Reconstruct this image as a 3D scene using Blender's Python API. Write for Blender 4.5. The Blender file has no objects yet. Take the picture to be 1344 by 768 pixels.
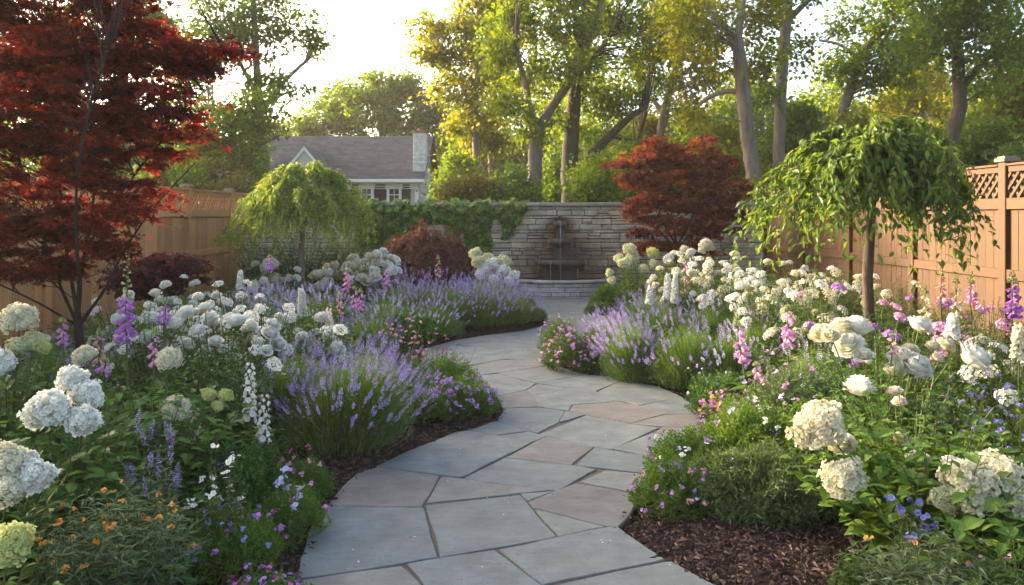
import bpy, math, random
import numpy as np
from mathutils import Vector

# ---------------------------------------------------------------- camera, sky, sun, exposure
SC = bpy.context.scene
COL = SC.collection
FPX, CX, HY, EYE = 1045.3, 662.0, 283.0, 1.5          # focal length in photo pixels, vanishing point, eye height

cam_d = bpy.data.cameras.new("camera")
cam = bpy.data.objects.new("camera", cam_d)
COL.objects.link(cam)
cam.location = (0, 0, EYE)
cam.rotation_euler = (math.radians(90), 0, 0)
cam_d.sensor_width = 36.0
cam_d.lens = 28.0
cam_d.shift_x = (672 - CX) / 1344
cam_d.shift_y = -(384 - HY) / 1344
cam_d.clip_start, cam_d.clip_end = 0.05, 3000
SC.camera = cam

SUN_AZ, SUN_EL = math.radians(56), math.radians(13.0)   # azimuth to the left of the view direction
S = Vector((-math.sin(SUN_AZ) * math.cos(SUN_EL), math.cos(SUN_AZ) * math.cos(SUN_EL), math.sin(SUN_EL)))
world = bpy.data.worlds.new("World")
SC.world = world
world.use_nodes = True
wn = world.node_tree.nodes
sky = wn.new("ShaderNodeTexSky")
sky.sky_type = 'NISHITA'
sky.sun_disc = False
sky.sun_elevation = SUN_EL
sky.sun_rotation = -SUN_AZ
sky.air_density, sky.dust_density, sky.ozone_density = 0.55, 5.0, 0.05
wn["Background"].inputs["Strength"].default_value = 0.15
world.node_tree.links.new(sky.outputs[0], wn["Background"].inputs["Color"])

sun_d = bpy.data.lights.new("sun", 'SUN')
sun = bpy.data.objects.new("sun", sun_d)
COL.objects.link(sun)
sun_d.energy = 2.5
sun_d.color = (1.0, 0.78, 0.50)
sun_d.angle = math.radians(0.6)
sun.rotation_euler = S.to_track_quat('Z', 'Y').to_euler()

SC.view_settings.view_transform = 'Standard'
SC.view_settings.look = 'None'
SC.view_settings.exposure = 2.7
SC.view_settings.gamma = 1.0
SC.view_settings.use_curve_mapping = False
SC.render.engine = 'CYCLES'
cy = SC.cycles
cy.max_bounces, cy.diffuse_bounces, cy.glossy_bounces = 7, 4, 2
cy.transmission_bounces, cy.transparent_max_bounces, cy.volume_bounces = 5, 6, 0
cy.use_denoising = True
cy.sample_clamp_indirect = 6.0
cy.caustics_reflective = cy.caustics_refractive = False

# ---------------------------------------------------------------- helpers
RNG = np.random.default_rng(11)
random.seed(5)
def U(a, b, n=None): return RNG.uniform(a, b, n)
def norm(a): return a / np.maximum(np.linalg.norm(a, axis=-1, keepdims=True), 1e-9)
def ppt(px, py, d):
    """photo pixel at depth d -> world point"""
    return np.array([(px - CX) * d / FPX, d, EYE - (py - HY) * d / FPX])
def pground(px, py):
    d = FPX * EYE / (py - HY)
    return ((px - CX) * d / FPX, d)
def rdir(n):
    return norm(RNG.normal(size=(n, 3)))

class MB:
    """collects geometry for ONE mesh, with attributes rnd (per piece) and tt (base to tip)"""
    def __init__(s):
        s.V, s.F, s.R, s.T, s.n = [], [], [], [], 0
    def add(s, V, F, rnd=0.5, t=0.0, mat=0):
        V = np.asarray(V, float).reshape(-1, 3); F = np.asarray(F, int)
        s.V.append(V); s.F.append((F + s.n, mat)); s.n += len(V)
        s.R.append(np.broadcast_to(np.asarray(rnd, float), (len(V),)).copy())
        s.T.append(np.broadcast_to(np.asarray(t, float), (len(V),)).copy())
    def inst(s, tmpl, P, D, N, L, W=None, rnd=None, mat=0):
        """copies of a small template (x across, y along D, z along N)"""
        tv, tf = tmpl
        n, k = len(P), len(tv)
        if n == 0: return
        L = np.broadcast_to(np.asarray(L, float), (n,)); W = L if W is None else np.broadcast_to(np.asarray(W, float), (n,))
        D = norm(D); X = norm(np.cross(D, N)); Z = np.cross(X, D)
        v = (P[:, None] + tv[None, :, 0, None] * (W[:, None, None] * X[:, None])
             + tv[None, :, 1, None] * (L[:, None, None] * D[:, None]) + tv[None, :, 2, None] * (L[:, None, None] * Z[:, None]))
        if rnd is None: rnd = U(0, 1, n)
        rnd = np.broadcast_to(np.asarray(rnd, float), (n,))
        f = (tf[None] + (np.arange(n) * k)[:, None, None]).reshape(-1, tf.shape[1])
        s.add(v.reshape(-1, 3), f, np.repeat(rnd, k), np.tile(np.clip(tv[:, 1], 0, 1), n), mat)
    def stems(s, P0, P1, P2, r0, r1, segs=4, sides=3, rnd=None, mat=0):
        """quadratic curves as thin tapering tubes"""
        n = len(P0)
        if n == 0: return
        t = np.linspace(0, 1, segs + 1)
        B = bez(P0, P1, P2, t)
        T = norm(np.gradient(B, axis=1))
        ref = norm(RNG.normal(size=(n, 3)))
        a = norm(np.cross(T, ref[:, None])); b = np.cross(T, a)
        r0 = np.broadcast_to(np.asarray(r0, float), (n,)); r1 = np.broadcast_to(np.asarray(r1, float), (n,))
        rr = r0[:, None] * (1 - t) + r1[:, None] * t
        an = np.arange(sides) * 2 * math.pi / sides
        ring = (B[:, :, None] + rr[:, :, None, None] * (np.cos(an)[None, None, :, None] * a[:, :, None] + np.sin(an)[None, None, :, None] * b[:, :, None]))
        F = []
        for i in range(segs):
            for j in range(sides):
                j2 = (j + 1) % sides
                F.append((i * sides + j, i * sides + j2, (i + 1) * sides + j2, (i + 1) * sides + j))
        F = np.array(F); k = (segs + 1) * sides
        f = (F[None] + (np.arange(n) * k)[:, None, None]).reshape(-1, 4)
        if rnd is None: rnd = U(0, 1, n)
        rnd = np.broadcast_to(np.asarray(rnd, float), (n,))
        s.add(ring.reshape(-1, 3), f, np.repeat(rnd, k), np.tile(np.repeat(t, sides), n), mat)
    def ribbons(s, P0, P1, P2, w, segs=3, rnd=None, mat=0, pw=0.6):
        """quadratic curves as flat tapering blades"""
        n = len(P0)
        if n == 0: return
        t = np.linspace(0, 1, segs + 1)
        B = bez(P0, P1, P2, t)
        T = norm(np.gradient(B, axis=1))
        side = norm(np.cross(T, norm(RNG.normal(size=(n, 3)))[:, None]))
        w = np.broadcast_to(np.asarray(w, float), (n,))
        ww = w[:, None] * np.maximum(1 - t ** 2.2, 0.12)[None] * np.minimum(0.45 + t * 3, 1)[None]
        ring = np.stack([B - side * ww[..., None] / 2, B + side * ww[..., None] / 2], axis=2)
        F = np.array([(2 * i, 2 * i + 1, 2 * i + 3, 2 * i + 2) for i in range(segs)]); k = 2 * (segs + 1)
        f = (F[None] + (np.arange(n) * k)[:, None, None]).reshape(-1, 4)
        if rnd is None: rnd = U(0, 1, n)
        rnd = np.broadcast_to(np.asarray(rnd, float), (n,))
        s.add(ring.reshape(-1, 3), f, np.repeat(rnd, k), np.tile(np.repeat(t, 2), n), mat)
    def tube(s, pts, rad, sides=8, rnd=0.5, mat=0, cap=True, wob=0.0):
        pts = np.asarray(pts, float); rad = np.asarray(rad, float)
        T = norm(np.gradient(pts, axis=0))
        ref = np.array([0.0, 1.0, 0.0]) if abs(T[0][1]) < 0.9 else np.array([1.0, 0, 0])
        a = norm(np.cross(T, ref)); b = np.cross(T, a)
        an = np.arange(sides) * 2 * math.pi / sides
        r = rad[:, None] * (1 + (U(-wob, wob, (len(pts), sides)) if wob else 0))
        V = pts[:, None] + r[..., None] * (np.cos(an)[None, :, None] * a[:, None] + np.sin(an)[None, :, None] * b[:, None])
        F = [(i * sides + j, i * sides + (j + 1) % sides, (i + 1) * sides + (j + 1) % sides, (i + 1) * sides + j)
             for i in range(len(pts) - 1) for j in range(sides)]
        s.add(V, np.array(F), rnd, np.repeat(np.linspace(0, 1, len(pts)), sides), mat)
        if cap:
            s.add(V[-1], np.array([list(range(sides))]), rnd, 1.0, mat)
            s.add(V[0], np.array([list(range(sides))[::-1]]), rnd, 0.0, mat)
    def box(s, c, h, rnd=None, mat=0, rz=0.0, bev=0.0, jit=0.0):
        """box at centre c with half sizes h; bev chamfers the edges by insetting the six faces"""
        c = np.asarray(c, float); h = np.asarray(h, float)
        if rnd is None: rnd = float(U(0, 1))
        sg = np.array([(x, y, z) for x in (-1, 1) for y in (-1, 1) for z in (-1, 1)], float)
        if bev <= 0:
            V = sg * h
            F = np.array([(0, 1, 3, 2), (4, 6, 7, 5), (0, 4, 5, 1), (2, 3, 7, 6), (0, 2, 6, 4), (1, 5, 7, 3)])
            Fs = [F]
        else:
            # 24 vertices: each corner three times, pulled in along two axes
            V, idx = [], {}
            for i, q in enumerate(sg):
                for ax in range(3):
                    p = q * (h - bev); p[ax] = q[ax] * h[ax]
                    idx[(i, ax)] = len(V); V.append(p)
            V = np.array(V)
            quad, tri = [], []
            fc = {(0, -1): (0, 1, 3, 2), (0, 1): (4, 6, 7, 5), (1, -1): (0, 4, 5, 1), (1, 1): (2, 3, 7, 6), (2, -1): (0, 2, 6, 4), (2, 1): (1, 5, 7, 3)}
            for (ax, sn), q in fc.items(): quad.append([idx[(i, ax)] for i in q])
            for i in range(8):
                for ax in range(3):
                    j = i ^ (4 >> ax)
                    if j > i:
                        o = [k for k in range(3) if k != ax]
                        quad.append([idx[(i, o[0])], idx[(j, o[0])], idx[(j, o[1])], idx[(i, o[1])]])
                tri.append([idx[(i, 0)], idx[(i, 1)], idx[(i, 2)]])
            Fs = [np.array(quad), np.array(tri)]
        if jit: V = V + U(-jit, jit, V.shape)
        if rz:
            ca, sa = math.cos(rz), math.sin(rz)
            V = np.stack([V[:, 0] * ca - V[:, 1] * sa, V[:, 0] * sa + V[:, 1] * ca, V[:, 2]], 1)
        base = s.n
        s.add(V + c, Fs[0], rnd, 0.0, mat)
        if len(Fs) > 1: s.F.append((Fs[1] + base, mat))
    def prism(s, poly, z0, z1, rnd=0.5, mat=0):
        """upright prism over a counter-clockwise polygon"""
        n = len(poly); p = np.asarray(poly, float)
        V = np.concatenate([np.c_[p, np.full(n, z0)], np.c_[p, np.full(n, z1)]])
        b = s.n
        s.add(V, np.array([(i, (i + 1) % n, n + (i + 1) % n, n + i) for i in range(n)]), rnd, 0, mat)
        s.F.append((np.array([[b + n + i for i in range(n)]]), mat))
    def lathe(s, prof, c, sides=24, a0=0.0, a1=2 * math.pi, rnd=0.5, mat=0, sy=1.0):
        full = abs(a1 - a0 - 2 * math.pi) < 1e-6
        m = sides if full else sides + 1
        an = a0 + (a1 - a0) * np.arange(m) / sides
        P = np.asarray(prof, float)
        V = np.stack([P[:, None, 0] * np.cos(an)[None], P[:, None, 0] * np.sin(an)[None] * sy, np.repeat(P[:, 1:2], m, 1)], -1) + np.asarray(c)
        F = [(i * m + j, i * m + (j + 1) % m, (i + 1) * m + (j + 1) % m, (i + 1) * m + j)
             for i in range(len(P) - 1) for j in range(sides)]
        s.add(V, np.array(F), rnd, 0, mat)
    def mesh(s, name, mats, smooth=False):
        me = bpy.data.meshes.new(name)
        V = np.concatenate(s.V); me.vertices.add(len(V)); me.vertices.foreach_set("co", V.astype(np.float32).ravel())
        lens = np.concatenate([np.full(len(f), f.shape[1]) for f, m in s.F])
        loops = np.concatenate([f.ravel() for f, m in s.F]).astype(np.int32)
        mi = np.concatenate([np.full(len(f), m) for f, m in s.F]).astype(np.int32)
        me.loops.add(len(loops)); me.loops.foreach_set("vertex_index", loops)
        me.polygons.add(len(lens))
        me.polygons.foreach_set("loop_start", np.concatenate([[0], np.cumsum(lens)[:-1]]).astype(np.int32))
        me.polygons.foreach_set("loop_total", lens.astype(np.int32))
        me.polygons.foreach_set("material_index", mi)
        me.polygons.foreach_set("use_smooth", np.full(len(lens), smooth))
        for nm, arr in (("rnd", s.R), ("tt", s.T)):
            at = me.attributes.new(nm, 'FLOAT', 'POINT'); at.data.foreach_set("value", np.concatenate(arr).astype(np.float32))
        if not isinstance(mats, (list, tuple)): mats = [mats]
        for m in mats: me.materials.append(m)
        me.update(); me.validate()
        return me

def bez(P0, P1, P2, t):
    t = t[None, :, None]
    return (1 - t) ** 2 * P0[:, None] + 2 * (1 - t) * t * P1[:, None] + t ** 2 * P2[:, None]

def obj(name, me, parent=None, loc=(0, 0, 0), rot=(0, 0, 0), sc=1.0, kind=None, label=None):
    o = bpy.data.objects.new(name, me); COL.objects.link(o)
    o.location = loc; o.rotation_euler = rot
    o.scale = (sc, sc, sc) if np.isscalar(sc) else sc
    if parent is not None: o.parent = parent
    if kind: o["kind"] = kind
    if label: o["label"] = label
    return o
def tag(o, label, cat=None, group=None, kind=None):
    o["label"] = label
    if cat: o["category"] = cat
    if group: o["group"] = group
    if kind: o["kind"] = kind
    return o
def thing(name, label, cat, loc=(0, 0, 0), rotz=0.0, group=None, sc=1.0):
    o = bpy.data.objects.new(name, None); COL.objects.link(o)
    o.empty_display_size = 0.1
    o.location = loc; o.rotation_euler = (0, 0, rotz); o.scale = (sc, sc, sc)
    return tag(o, label, cat, group)

# ---------------------------------------------------------------- materials
def new_mat(name):
    m = bpy.data.materials.new(name); m.use_nodes = True
    nt = m.node_tree
    return m, nt, nt.nodes, nt.links, nt.nodes["Principled BSDF"]
def ramp(nt, stops):
    r = nt.nodes.new("ShaderNodeValToRGB"); e = r.color_ramp.elements
    while len(e) < len(stops): e.new(0.5)
    for el, (p, c) in zip(e, stops): el.position = p; el.color = (*c, 1)
    return r
def math_n(nt, op, a, b=None, clamp=False):
    n = nt.nodes.new("ShaderNodeMath"); n.operation = op; n.use_clamp = clamp
    for i, v in enumerate((a, b)):
        if v is None: continue
        if hasattr(v, "links"): nt.links.new(v, n.inputs[i])
        else: n.inputs[i].default_value = v
    return n.outputs[0]
def mix_c(nt, fac, a, b, mode='MIX'):
    n = nt.nodes.new("ShaderNodeMix"); n.data_type = 'RGBA'; n.blend_type = mode
    for k, v in ((0, fac), (6, a), (7, b)):
        if hasattr(v, "links"): nt.links.new(v, n.inputs[k])
        elif k == 0: n.inputs[0].default_value = v
        else: n.inputs[k].default_value = (*v, 1)
    return n.outputs[2]
def noise(nt, scale, detail=4, rough=0.55, coord='Object', stretch=None, dist=0.0):
    tc = nt.nodes.new("ShaderNodeTexCoord"); n = nt.nodes.new("ShaderNodeTexNoise")
    n.inputs["Scale"].default_value = scale; n.inputs["Detail"].default_value = detail
    n.inputs["Roughness"].default_value = rough; n.inputs["Distortion"].default_value = dist
    src = tc.outputs[coord]
    if stretch:
        mp = nt.nodes.new("ShaderNodeMapping"); mp.inputs["Scale"].default_value = stretch
        nt.links.new(src, mp.inputs[0]); src = mp.outputs[0]
    nt.links.new(src, n.inputs["Vector"])
    return n.outputs["Fac"]
def attr(nt, name):
    a = nt.nodes.new("ShaderNodeAttribute"); a.attribute_name = name
    return a.outputs["Fac"]
def bump(nt, h, p, strength=0.4, dist=0.01):
    b = nt.nodes.new("ShaderNodeBump"); b.inputs["Strength"].default_value = strength; b.inputs["Distance"].default_value = dist
    nt.links.new(h, b.inputs["Height"]); nt.links.new(b.outputs[0], p.inputs["Normal"])

def leaf_mat(name, cols, trans=0.4, tgain=(1.5, 1.35, 0.55), rough=0.5, objvar=0.25, spec=0.22):
    """leaves and petals: colour varies per leaf (rnd) and per plant, part of the light passes through"""
    m, nt, N, L, p = new_mat(name)
    oi = N.new("ShaderNodeObjectInfo")
    v = math_n(nt, 'ADD', attr(nt, "rnd"), math_n(nt, 'MULTIPLY', math_n(nt, 'SUBTRACT', oi.outputs["Random"], 0.5), objvar), True)
    k = len(cols) - 1
    r = ramp(nt, [(i / k, c) for i, c in enumerate(cols)])
    L.new(v, r.inputs[0]); L.new(r.outputs[0], p.inputs["Base Color"])
    p.inputs["Roughness"].default_value = rough; p.inputs["Specular IOR Level"].default_value = spec
    tr = N.new("ShaderNodeBsdfTranslucent")
    L.new(mix_c(nt, 1.0, r.outputs[0], tgain, 'MULTIPLY'), tr.inputs["Color"])
    mx = N.new("ShaderNodeMixShader"); mx.inputs[0].default_value = trans
    L.new(p.outputs[0], mx.inputs[1]); L.new(tr.outputs[0], mx.inputs[2])
    L.new(mx.outputs[0], N["Material Output"].inputs["Surface"])
    return m
def petal_mat(name, base, tip, trans=0.35, var=0.12, rough=0.6, brown=0.0):
    """petals: colour runs from the base to the tip of each petal"""
    m, nt, N, L, p = new_mat(name)
    c = mix_c(nt, attr(nt, "tt"), base, tip)
    if brown: c = mix_c(nt, math_n(nt, 'MULTIPLY', ramp_v(nt, attr(nt, "rnd"), .90, .99), brown), c, (.36, .27, .13))
    hv = N.new("ShaderNodeHueSaturation")
    val = math_n(nt, 'ADD', math_n(nt, 'MULTIPLY', attr(nt, "rnd"), 2 * var), 1 - var)
    L.new(val, hv.inputs["Value"]); L.new(c, hv.inputs["Color"])
    L.new(hv.outputs[0], p.inputs["Base Color"])
    p.inputs["Roughness"].default_value = rough; p.inputs["Specular IOR Level"].default_value = 0.2
    tr = N.new("ShaderNodeBsdfTranslucent"); L.new(hv.outputs[0], tr.inputs["Color"])
    mx = N.new("ShaderNodeMixShader"); mx.inputs[0].default_value = trans
    L.new(p.outputs[0], mx.inputs[1]); L.new(tr.outputs[0], mx.inputs[2])
    L.new(mx.outputs[0], N["Material Output"].inputs["Surface"])
    return m
def bark_mat(name, c1, c2, scale=14, moss=.5):
    m, nt, N, L, p = new_mat(name)
    f = noise(nt, scale, 6, 0.65, stretch=(1, 1, 0.22), dist=0.4)
    r = ramp(nt, [(0.3, c1), (0.72, c2)]); L.new(f, r.inputs[0])
    g = noise(nt, 1.3, 3); c = mix_c(nt, math_n(nt, 'MULTIPLY', g, moss), r.outputs[0], (0.10, 0.10, 0.065))
    L.new(c, p.inputs["Base Color"]); p.inputs["Roughness"].default_value = 0.9; p.inputs["Specular IOR Level"].default_value = 0.15
    bump(nt, f, p, 0.8, 0.03)
    return m
def wood_mat(name, cols, scale=9):
    m, nt, N, L, p = new_mat(name)
    f = noise(nt, scale, 5, 0.6, stretch=(5, 5, 0.35), dist=0.8)
    v = math_n(nt, 'ADD', math_n(nt, 'MULTIPLY', f, 0.55), math_n(nt, 'MULTIPLY', attr(nt, "rnd"), 0.45), True)
    r = ramp(nt, [(0.2, cols[0]), (0.5, cols[1]), (0.8, cols[2])]); L.new(v, r.inputs[0])
    w = noise(nt, 1.1, 4, 0.7)
    c = mix_c(nt, math_n(nt, 'MULTIPLY', ramp_v(nt, w, 0.45, 0.7), 0.6), r.outputs[0], cols[3])
    vo = N.new("ShaderNodeTexVoronoi"); vo.inputs["Scale"].default_value = 2.6; tc = N.new("ShaderNodeTexCoord"); mp = N.new("ShaderNodeMapping"); mp.inputs["Scale"].default_value = (1, 1.6, .8)
    L.new(tc.outputs["Object"], mp.inputs[0]); L.new(mp.outputs[0], vo.inputs["Vector"])
    c = mix_c(nt, math_n(nt, 'MULTIPLY', ramp_v2(nt, vo.outputs["Distance"], .03, .075, 1, 0), .65), c, tuple(x * .35 for x in cols[0]))
    L.new(c, p.inputs["Base Color"]); p.inputs["Roughness"].default_value = 0.75
    bump(nt, f, p, 0.25, 0.004)
    return m
def ramp_v(nt, v, a, b):
    n = nt.nodes.new("ShaderNodeMapRange"); n.inputs[1].default_value = a; n.inputs[2].default_value = b
    nt.links.new(v, n.inputs[0]); return n.outputs[0]
def ramp_v2(nt, v, a, b, c, d):
    n = nt.nodes.new("ShaderNodeMapRange")
    for i, x in enumerate((a, b, c, d)): n.inputs[i + 1].default_value = x
    nt.links.new(v, n.inputs[0]); return n.outputs[0]
def stone_mat(name, cols, scale=6, rough=0.85, stretch=None, bstr=0.35, stain=None, spec=0.3):
    """stone: colour per block from rnd, mottled by noise; stain = (centre, radii, colour) darkens a wet patch"""
    m, nt, N, L, p = new_mat(name)
    k = len(cols) - 1
    r = ramp(nt, [(i / k, c) for i, c in enumerate(cols)]); L.new(attr(nt, "rnd"), r.inputs[0])
    f = noise(nt, scale, 7, 0.65, stretch=stretch)
    c = mix_c(nt, 1.0, r.outputs[0], ramp_c(nt, f, (0.62, 0.62, 0.62), (1.3, 1.3, 1.28)), 'MULTIPLY')
    sp = noise(nt, scale * 9, 3, 0.7)
    c = mix_c(nt, ramp_v(nt, sp, 0.62, 0.74), c, tuple(x * 0.55 for x in cols[0]))
    if stain:
        c = stain(nt, c, p)
    L.new(c, p.inputs["Base Color"])
    if not stain: p.inputs["Roughness"].default_value = rough
    p.inputs["Specular IOR Level"].default_value = spec
    bump(nt, f, p, bstr, 0.012)
    return m
def ramp_c(nt, v, a, b):
    r = ramp(nt, [(0.25, a), (0.75, b)]); nt.links.new(v, r.inputs[0]); return r.outputs[0]
def plain_mat(name, c, rough=0.6, spec=0.4, metal=0.0, nscale=None, var=0.2):
    m, nt, N, L, p = new_mat(name)
    if nscale:
        f = noise(nt, nscale, 5, 0.6)
        L.new(ramp_c(nt, f, tuple(x * (1 - var) for x in c), tuple(x * (1 + var) for x in c)), p.inputs["Base Color"])
        bump(nt, f, p, 0.15, 0.005)
    else: p.inputs["Base Color"].default_value = (*c, 1)
    p.inputs["Roughness"].default_value = rough; p.inputs["Specular IOR Level"].default_value = spec; p.inputs["Metallic"].default_value = metal
    return m

# leaf, petal and floret templates (x across, y along, z up from the blade)
DIA = (np.array([(0, 0, 0), (-.5, .48, .10), (0, 1, 0), (.5, .48, .10)], float), np.array([(0, 1, 2, 3)]))
LEAF = (np.array([(0, 0, 0), (-.40, .28, .09), (-.44, .58, .08), (0, 1, -.10), (.44, .58, .08), (.40, .28, .09), (0, .3, 0), (0, .62, .0)], float),
        np.array([(0, 6, 2, 1), (6, 7, 3, 2), (0, 5, 4, 6), (6, 4, 3, 7)]))
LONG = (np.array([(0, 0, 0), (-.5, .35, .05), (-.32, .75, .0), (0, 1, -.14), (.32, .75, .0), (.5, .35, .05), (0, .5, -.01)], float),
        np.array([(0, 6, 2, 1), (6, 3, 2, 2), (0, 5, 4, 6), (6, 4, 4, 3)])[[0, 2]])
LONG = (np.array([(0, 0, 0), (-.5, .38, .05), (0, 1, -.14), (.5, .38, .05), (0, .45, -.02)], float), np.array([(0, 4, 2, 1), (0, 3, 2, 4)]))
PETAL = (np.array([(-.14, 0, 0), (-.5, .55, .06), (-.32, .95, .02), (.32, .95, .02), (.5, .55, .06), (.14, 0, 0)], float),
         np.array([(0, 5, 4, 1), (1, 4, 3, 2)]))
def palm(lobes=5, w=0.15):
    V, F = [(0, 0, 0)], []
    for i in range(lobes):
        a = math.radians(-80 + 160 * i / (lobes - 1)); l = 1.0 - 0.38 * abs(i - (lobes - 1) / 2) / ((lobes - 1) / 2)
        d = np.array([math.sin(a), math.cos(a)]); q = np.array([d[1], -d[0]])
        b = len(V)
        for v, z in ((d * l * .5 - q * w, .03), (d * l, -.06), (d * l * .5 + q * w, .03)): V.append((v[0], v[1], z))
        F.append((0, b, b + 1, b + 2))
    return np.array(V, float), np.array(F)
PALM = palm()
def tmpl_floret(n, ov=0.9, cup=0.15):
    V, F = [], []
    for i in range(n):
        a = 2 * math.pi * i / n; d = np.array([math.sin(a), math.cos(a)]); q = np.array([d[1], -d[0]])
        w = ov * math.tan(math.pi / n) * 0.36 if n > 3 else 0.3
        b = len(V)
        for l, ww, z in ((0.02, 0.0, 0), (0.32, -w, cup * .7), (0.52, 0, cup), (0.32, w, cup * .5)):
            v = d * l + q * ww; V.append((v[0], v[1], z))
        F.append((b, b + 1, b + 2, b + 3))
    V = np.array(V); V[:, 2] += 0.0
    return V, np.array(F)
FL4, FL5, FLR = tmpl_floret(4, 1.0), tmpl_floret(5, 1.25), tmpl_floret(4, .95, .34)
def inst_flat(mb, tmpl, P, Nrm, size, rnd=None, mat=0):
    """flowers whose face looks along Nrm; tt runs from the eye to the rim"""
    tv, tf = tmpl
    n, k = len(P), len(tv)
    Z = norm(Nrm); X = norm(np.cross(Z, rdir(n))); Y = np.cross(Z, X)
    size = np.broadcast_to(np.asarray(size, float), (n,))
    v = P[:, None] + size[:, None, None] * (tv[None, :, 0, None] * X[:, None] + tv[None, :, 1, None] * Y[:, None] + tv[None, :, 2, None] * Z[:, None])
    if rnd is None: rnd = U(0, 1, n)
    f = (tf[None] + (np.arange(n) * k)[:, None, None]).reshape(-1, tf.shape[1])
    t = np.clip(np.hypot(tv[:, 0], tv[:, 1]) * 2, 0, 1)
    mb.add(v.reshape(-1, 3), f, np.repeat(np.broadcast_to(rnd, (n,)), k), np.tile(t, n), mat)

# ================================================================ THE SETTING
# ---------------------------------------------------------------- flagstone path
STONES = [  # outline in photo pixels on the ground, tone 0 blue .. 1 brown
 ([(495,612),(520,600),(560,583),(600,567),(616,565),(648,571),(695,582),(658,601),(606,627),(577,624)], .15),
 ([(608,628),(661,601),(749,610.5),(783,616),(731.5,644),(640,633)], .12),
 ([(663,600),(718,572.5),(779,586.5),(750,610)], .8),
 ([(580,625.5),(608,628.5),(640,633.5),(722,643),(682,647),(640,651.5),(560,660)], .7),
 ([(559,662),(682,648.5),(731,704),(578,731.5)], .1),
 ([(495,612.5),(577,624.5),(554,665),(430,664),(447,640),(469,621)], .85),
 ([(430,665),(555,666),(575,732),(527,740),(389,760),(398,725),(410,688)], .05),
 ([(389,760.5),(527,741),(556,768),(572,790),(540,840),(375,840),(378,790)], .55),
 ([(534,741),(648,722),(712,768),(728,795),(640,815),(575,790),(556,768)], .25),
 ([(654.5,721.6),(731.5,705),(799,692),(811,692.5),(872,734),(713.6,767)], .45),
 ([(716,768.5),(872,736),(881,735),(940,767),(990,800),(900,835),(730,795)], .3),
 ([(693.6,658.5),(757,634),(830,647),(836,655),(827.5,676),(811,692),(796,690),(700,666.5)], .9),
 ([(702,668.5),(795,691),(734,704)], .4),
 ([(683.5,648),(727,644.5),(694,657.5)], .35),
 ([(759.5,633),(795,618),(862,624.5),(915,633),(880,650),(836,647)], .5),
 ([(756,611),(781,587.5),(852,600),(918,611),(908,629),(863,623.5)], .1),
 ([(805,589.5),(858,568.5),(916,577.5),(929,590),(916,610),(852,599)], .2),
 ([(860,567.5),(869,560),(932,562.5),(931,572),(929,590),(916,577)], .75),
 ([(828,556),(872,544),(925.6,543),(929.5,549),(932,562),(869,559.5)], .7),
 ([(838,532.5),(895,522),(916,534),(925.6,542.5),(870,543),(861.5,541)], .4),
 ([(782.6,514.7),(818.6,498),(861.5,507),(882,515),(895,521.5),(838,531.5),(824,527),(805,525)], .35),
 ([(752,532),(800,528.5),(807,526.5),(838,533),(862,542),(870,544),(828,555.5),(769,544),(748,539)], .85),
 ([(709,569.5),(769,545.5),(828,556.5),(866,561),(804,589),(779,586),(718,572)], .45),
 ([(662,536),(708,535),(741,539.5),(733,554),(706,568),(694,565),(652,552),(659,543)], .1),
 ([(743,539.5),(767,544.5),(735,554)], .12),
 ([(711,534.5),(750,532),(746,539),(741,538.7)], .2),
 ([(618,564.5),(650,553),(693,565.6),(651,571)], .2),
 ([(654,571.5),(694,566),(717,572),(695,581)], .15),
 ([(651.6,520.6),(690.6,512),(700,518),(705.5,533),(661.7,535),(658.6,527)], .8),
 ([(692,512),(705,504.5),(740,508.5),(728,514.5),(701,517.6)], .5),
 ([(740,508.8),(781,512),(782.6,515),(802,524),(804.5,527),(760,530.5),(708,534),(701.5,518),(729,515)], .3),
 ([(590,512),(660,500),(679,498),(703,503.5),(690,511.5),(652,520),(600,524)], .45),
 ([(705,502.5),(770,492.5),(800,494),(818,497.5),(782,513),(739,507.5)], .35),
 ([(654.7,489),(712,481.5),(735,482),(756,489.4),(771,491.5),(704,501.5),(680,496.5)], .5),
 ([(590,503),(625,492.5),(654,490.5),(678,497),(650,502),(600,510)], .4),
 ([(625,479),(653,472.5),(712,471),(713,480),(655,488)], .6),
 ([(570,494),(600,480.5),(623,480),(655,488.5),(624,491.6)], .3),
 ([(667,471),(664,464),(695,457),(745,458),(735,470),(712,470.6)], .55),
 ([(594.6,466),(635,458),(663,464.4),(667,471),(652.7,472),(624,478),(580,480)], .35),
 ([(560,479),(556,460),(590,452.5),(634,457.5),(594,466),(575,479)], .4),
 ([(604,452),(650,446.5),(695,456.5),(664,463.5),(636,457.5)], .2),
 ([(556,458),(600,446.5),(640,440.5),(681,444.6),(650,446),(604,451.5)], .45),
 ([(641,440),(690,433.8),(745,440),(740,457),(696,456.5),(651,446),(682,445)], .3),
 ([(691,433.5),(716,427),(790,428),(800,436),(780,446),(745,456),(746,440)], .5),
 ([(716,426.5),(717,420.5),(806,420),(800,435),(790,427.5)], .4),
 ([(716,420),(713,412),(760,411.2),(761,419.6)], .3),
 ([(761,411),(802,411.3),(806,419.6),(762,419.7)], .6),
 ([(713,411.5),(708,403),(738,403.3),(739,411)], .55),
 ([(739,403),(790,404),(800,411),(740,411)], .35),
 ([(708,402.5),(700,391),(735,391.3),(737,402.7)], .4),
 ([(737,391),(790,391.2),(795,403.6),(738,402.6)], .5),
]
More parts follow.
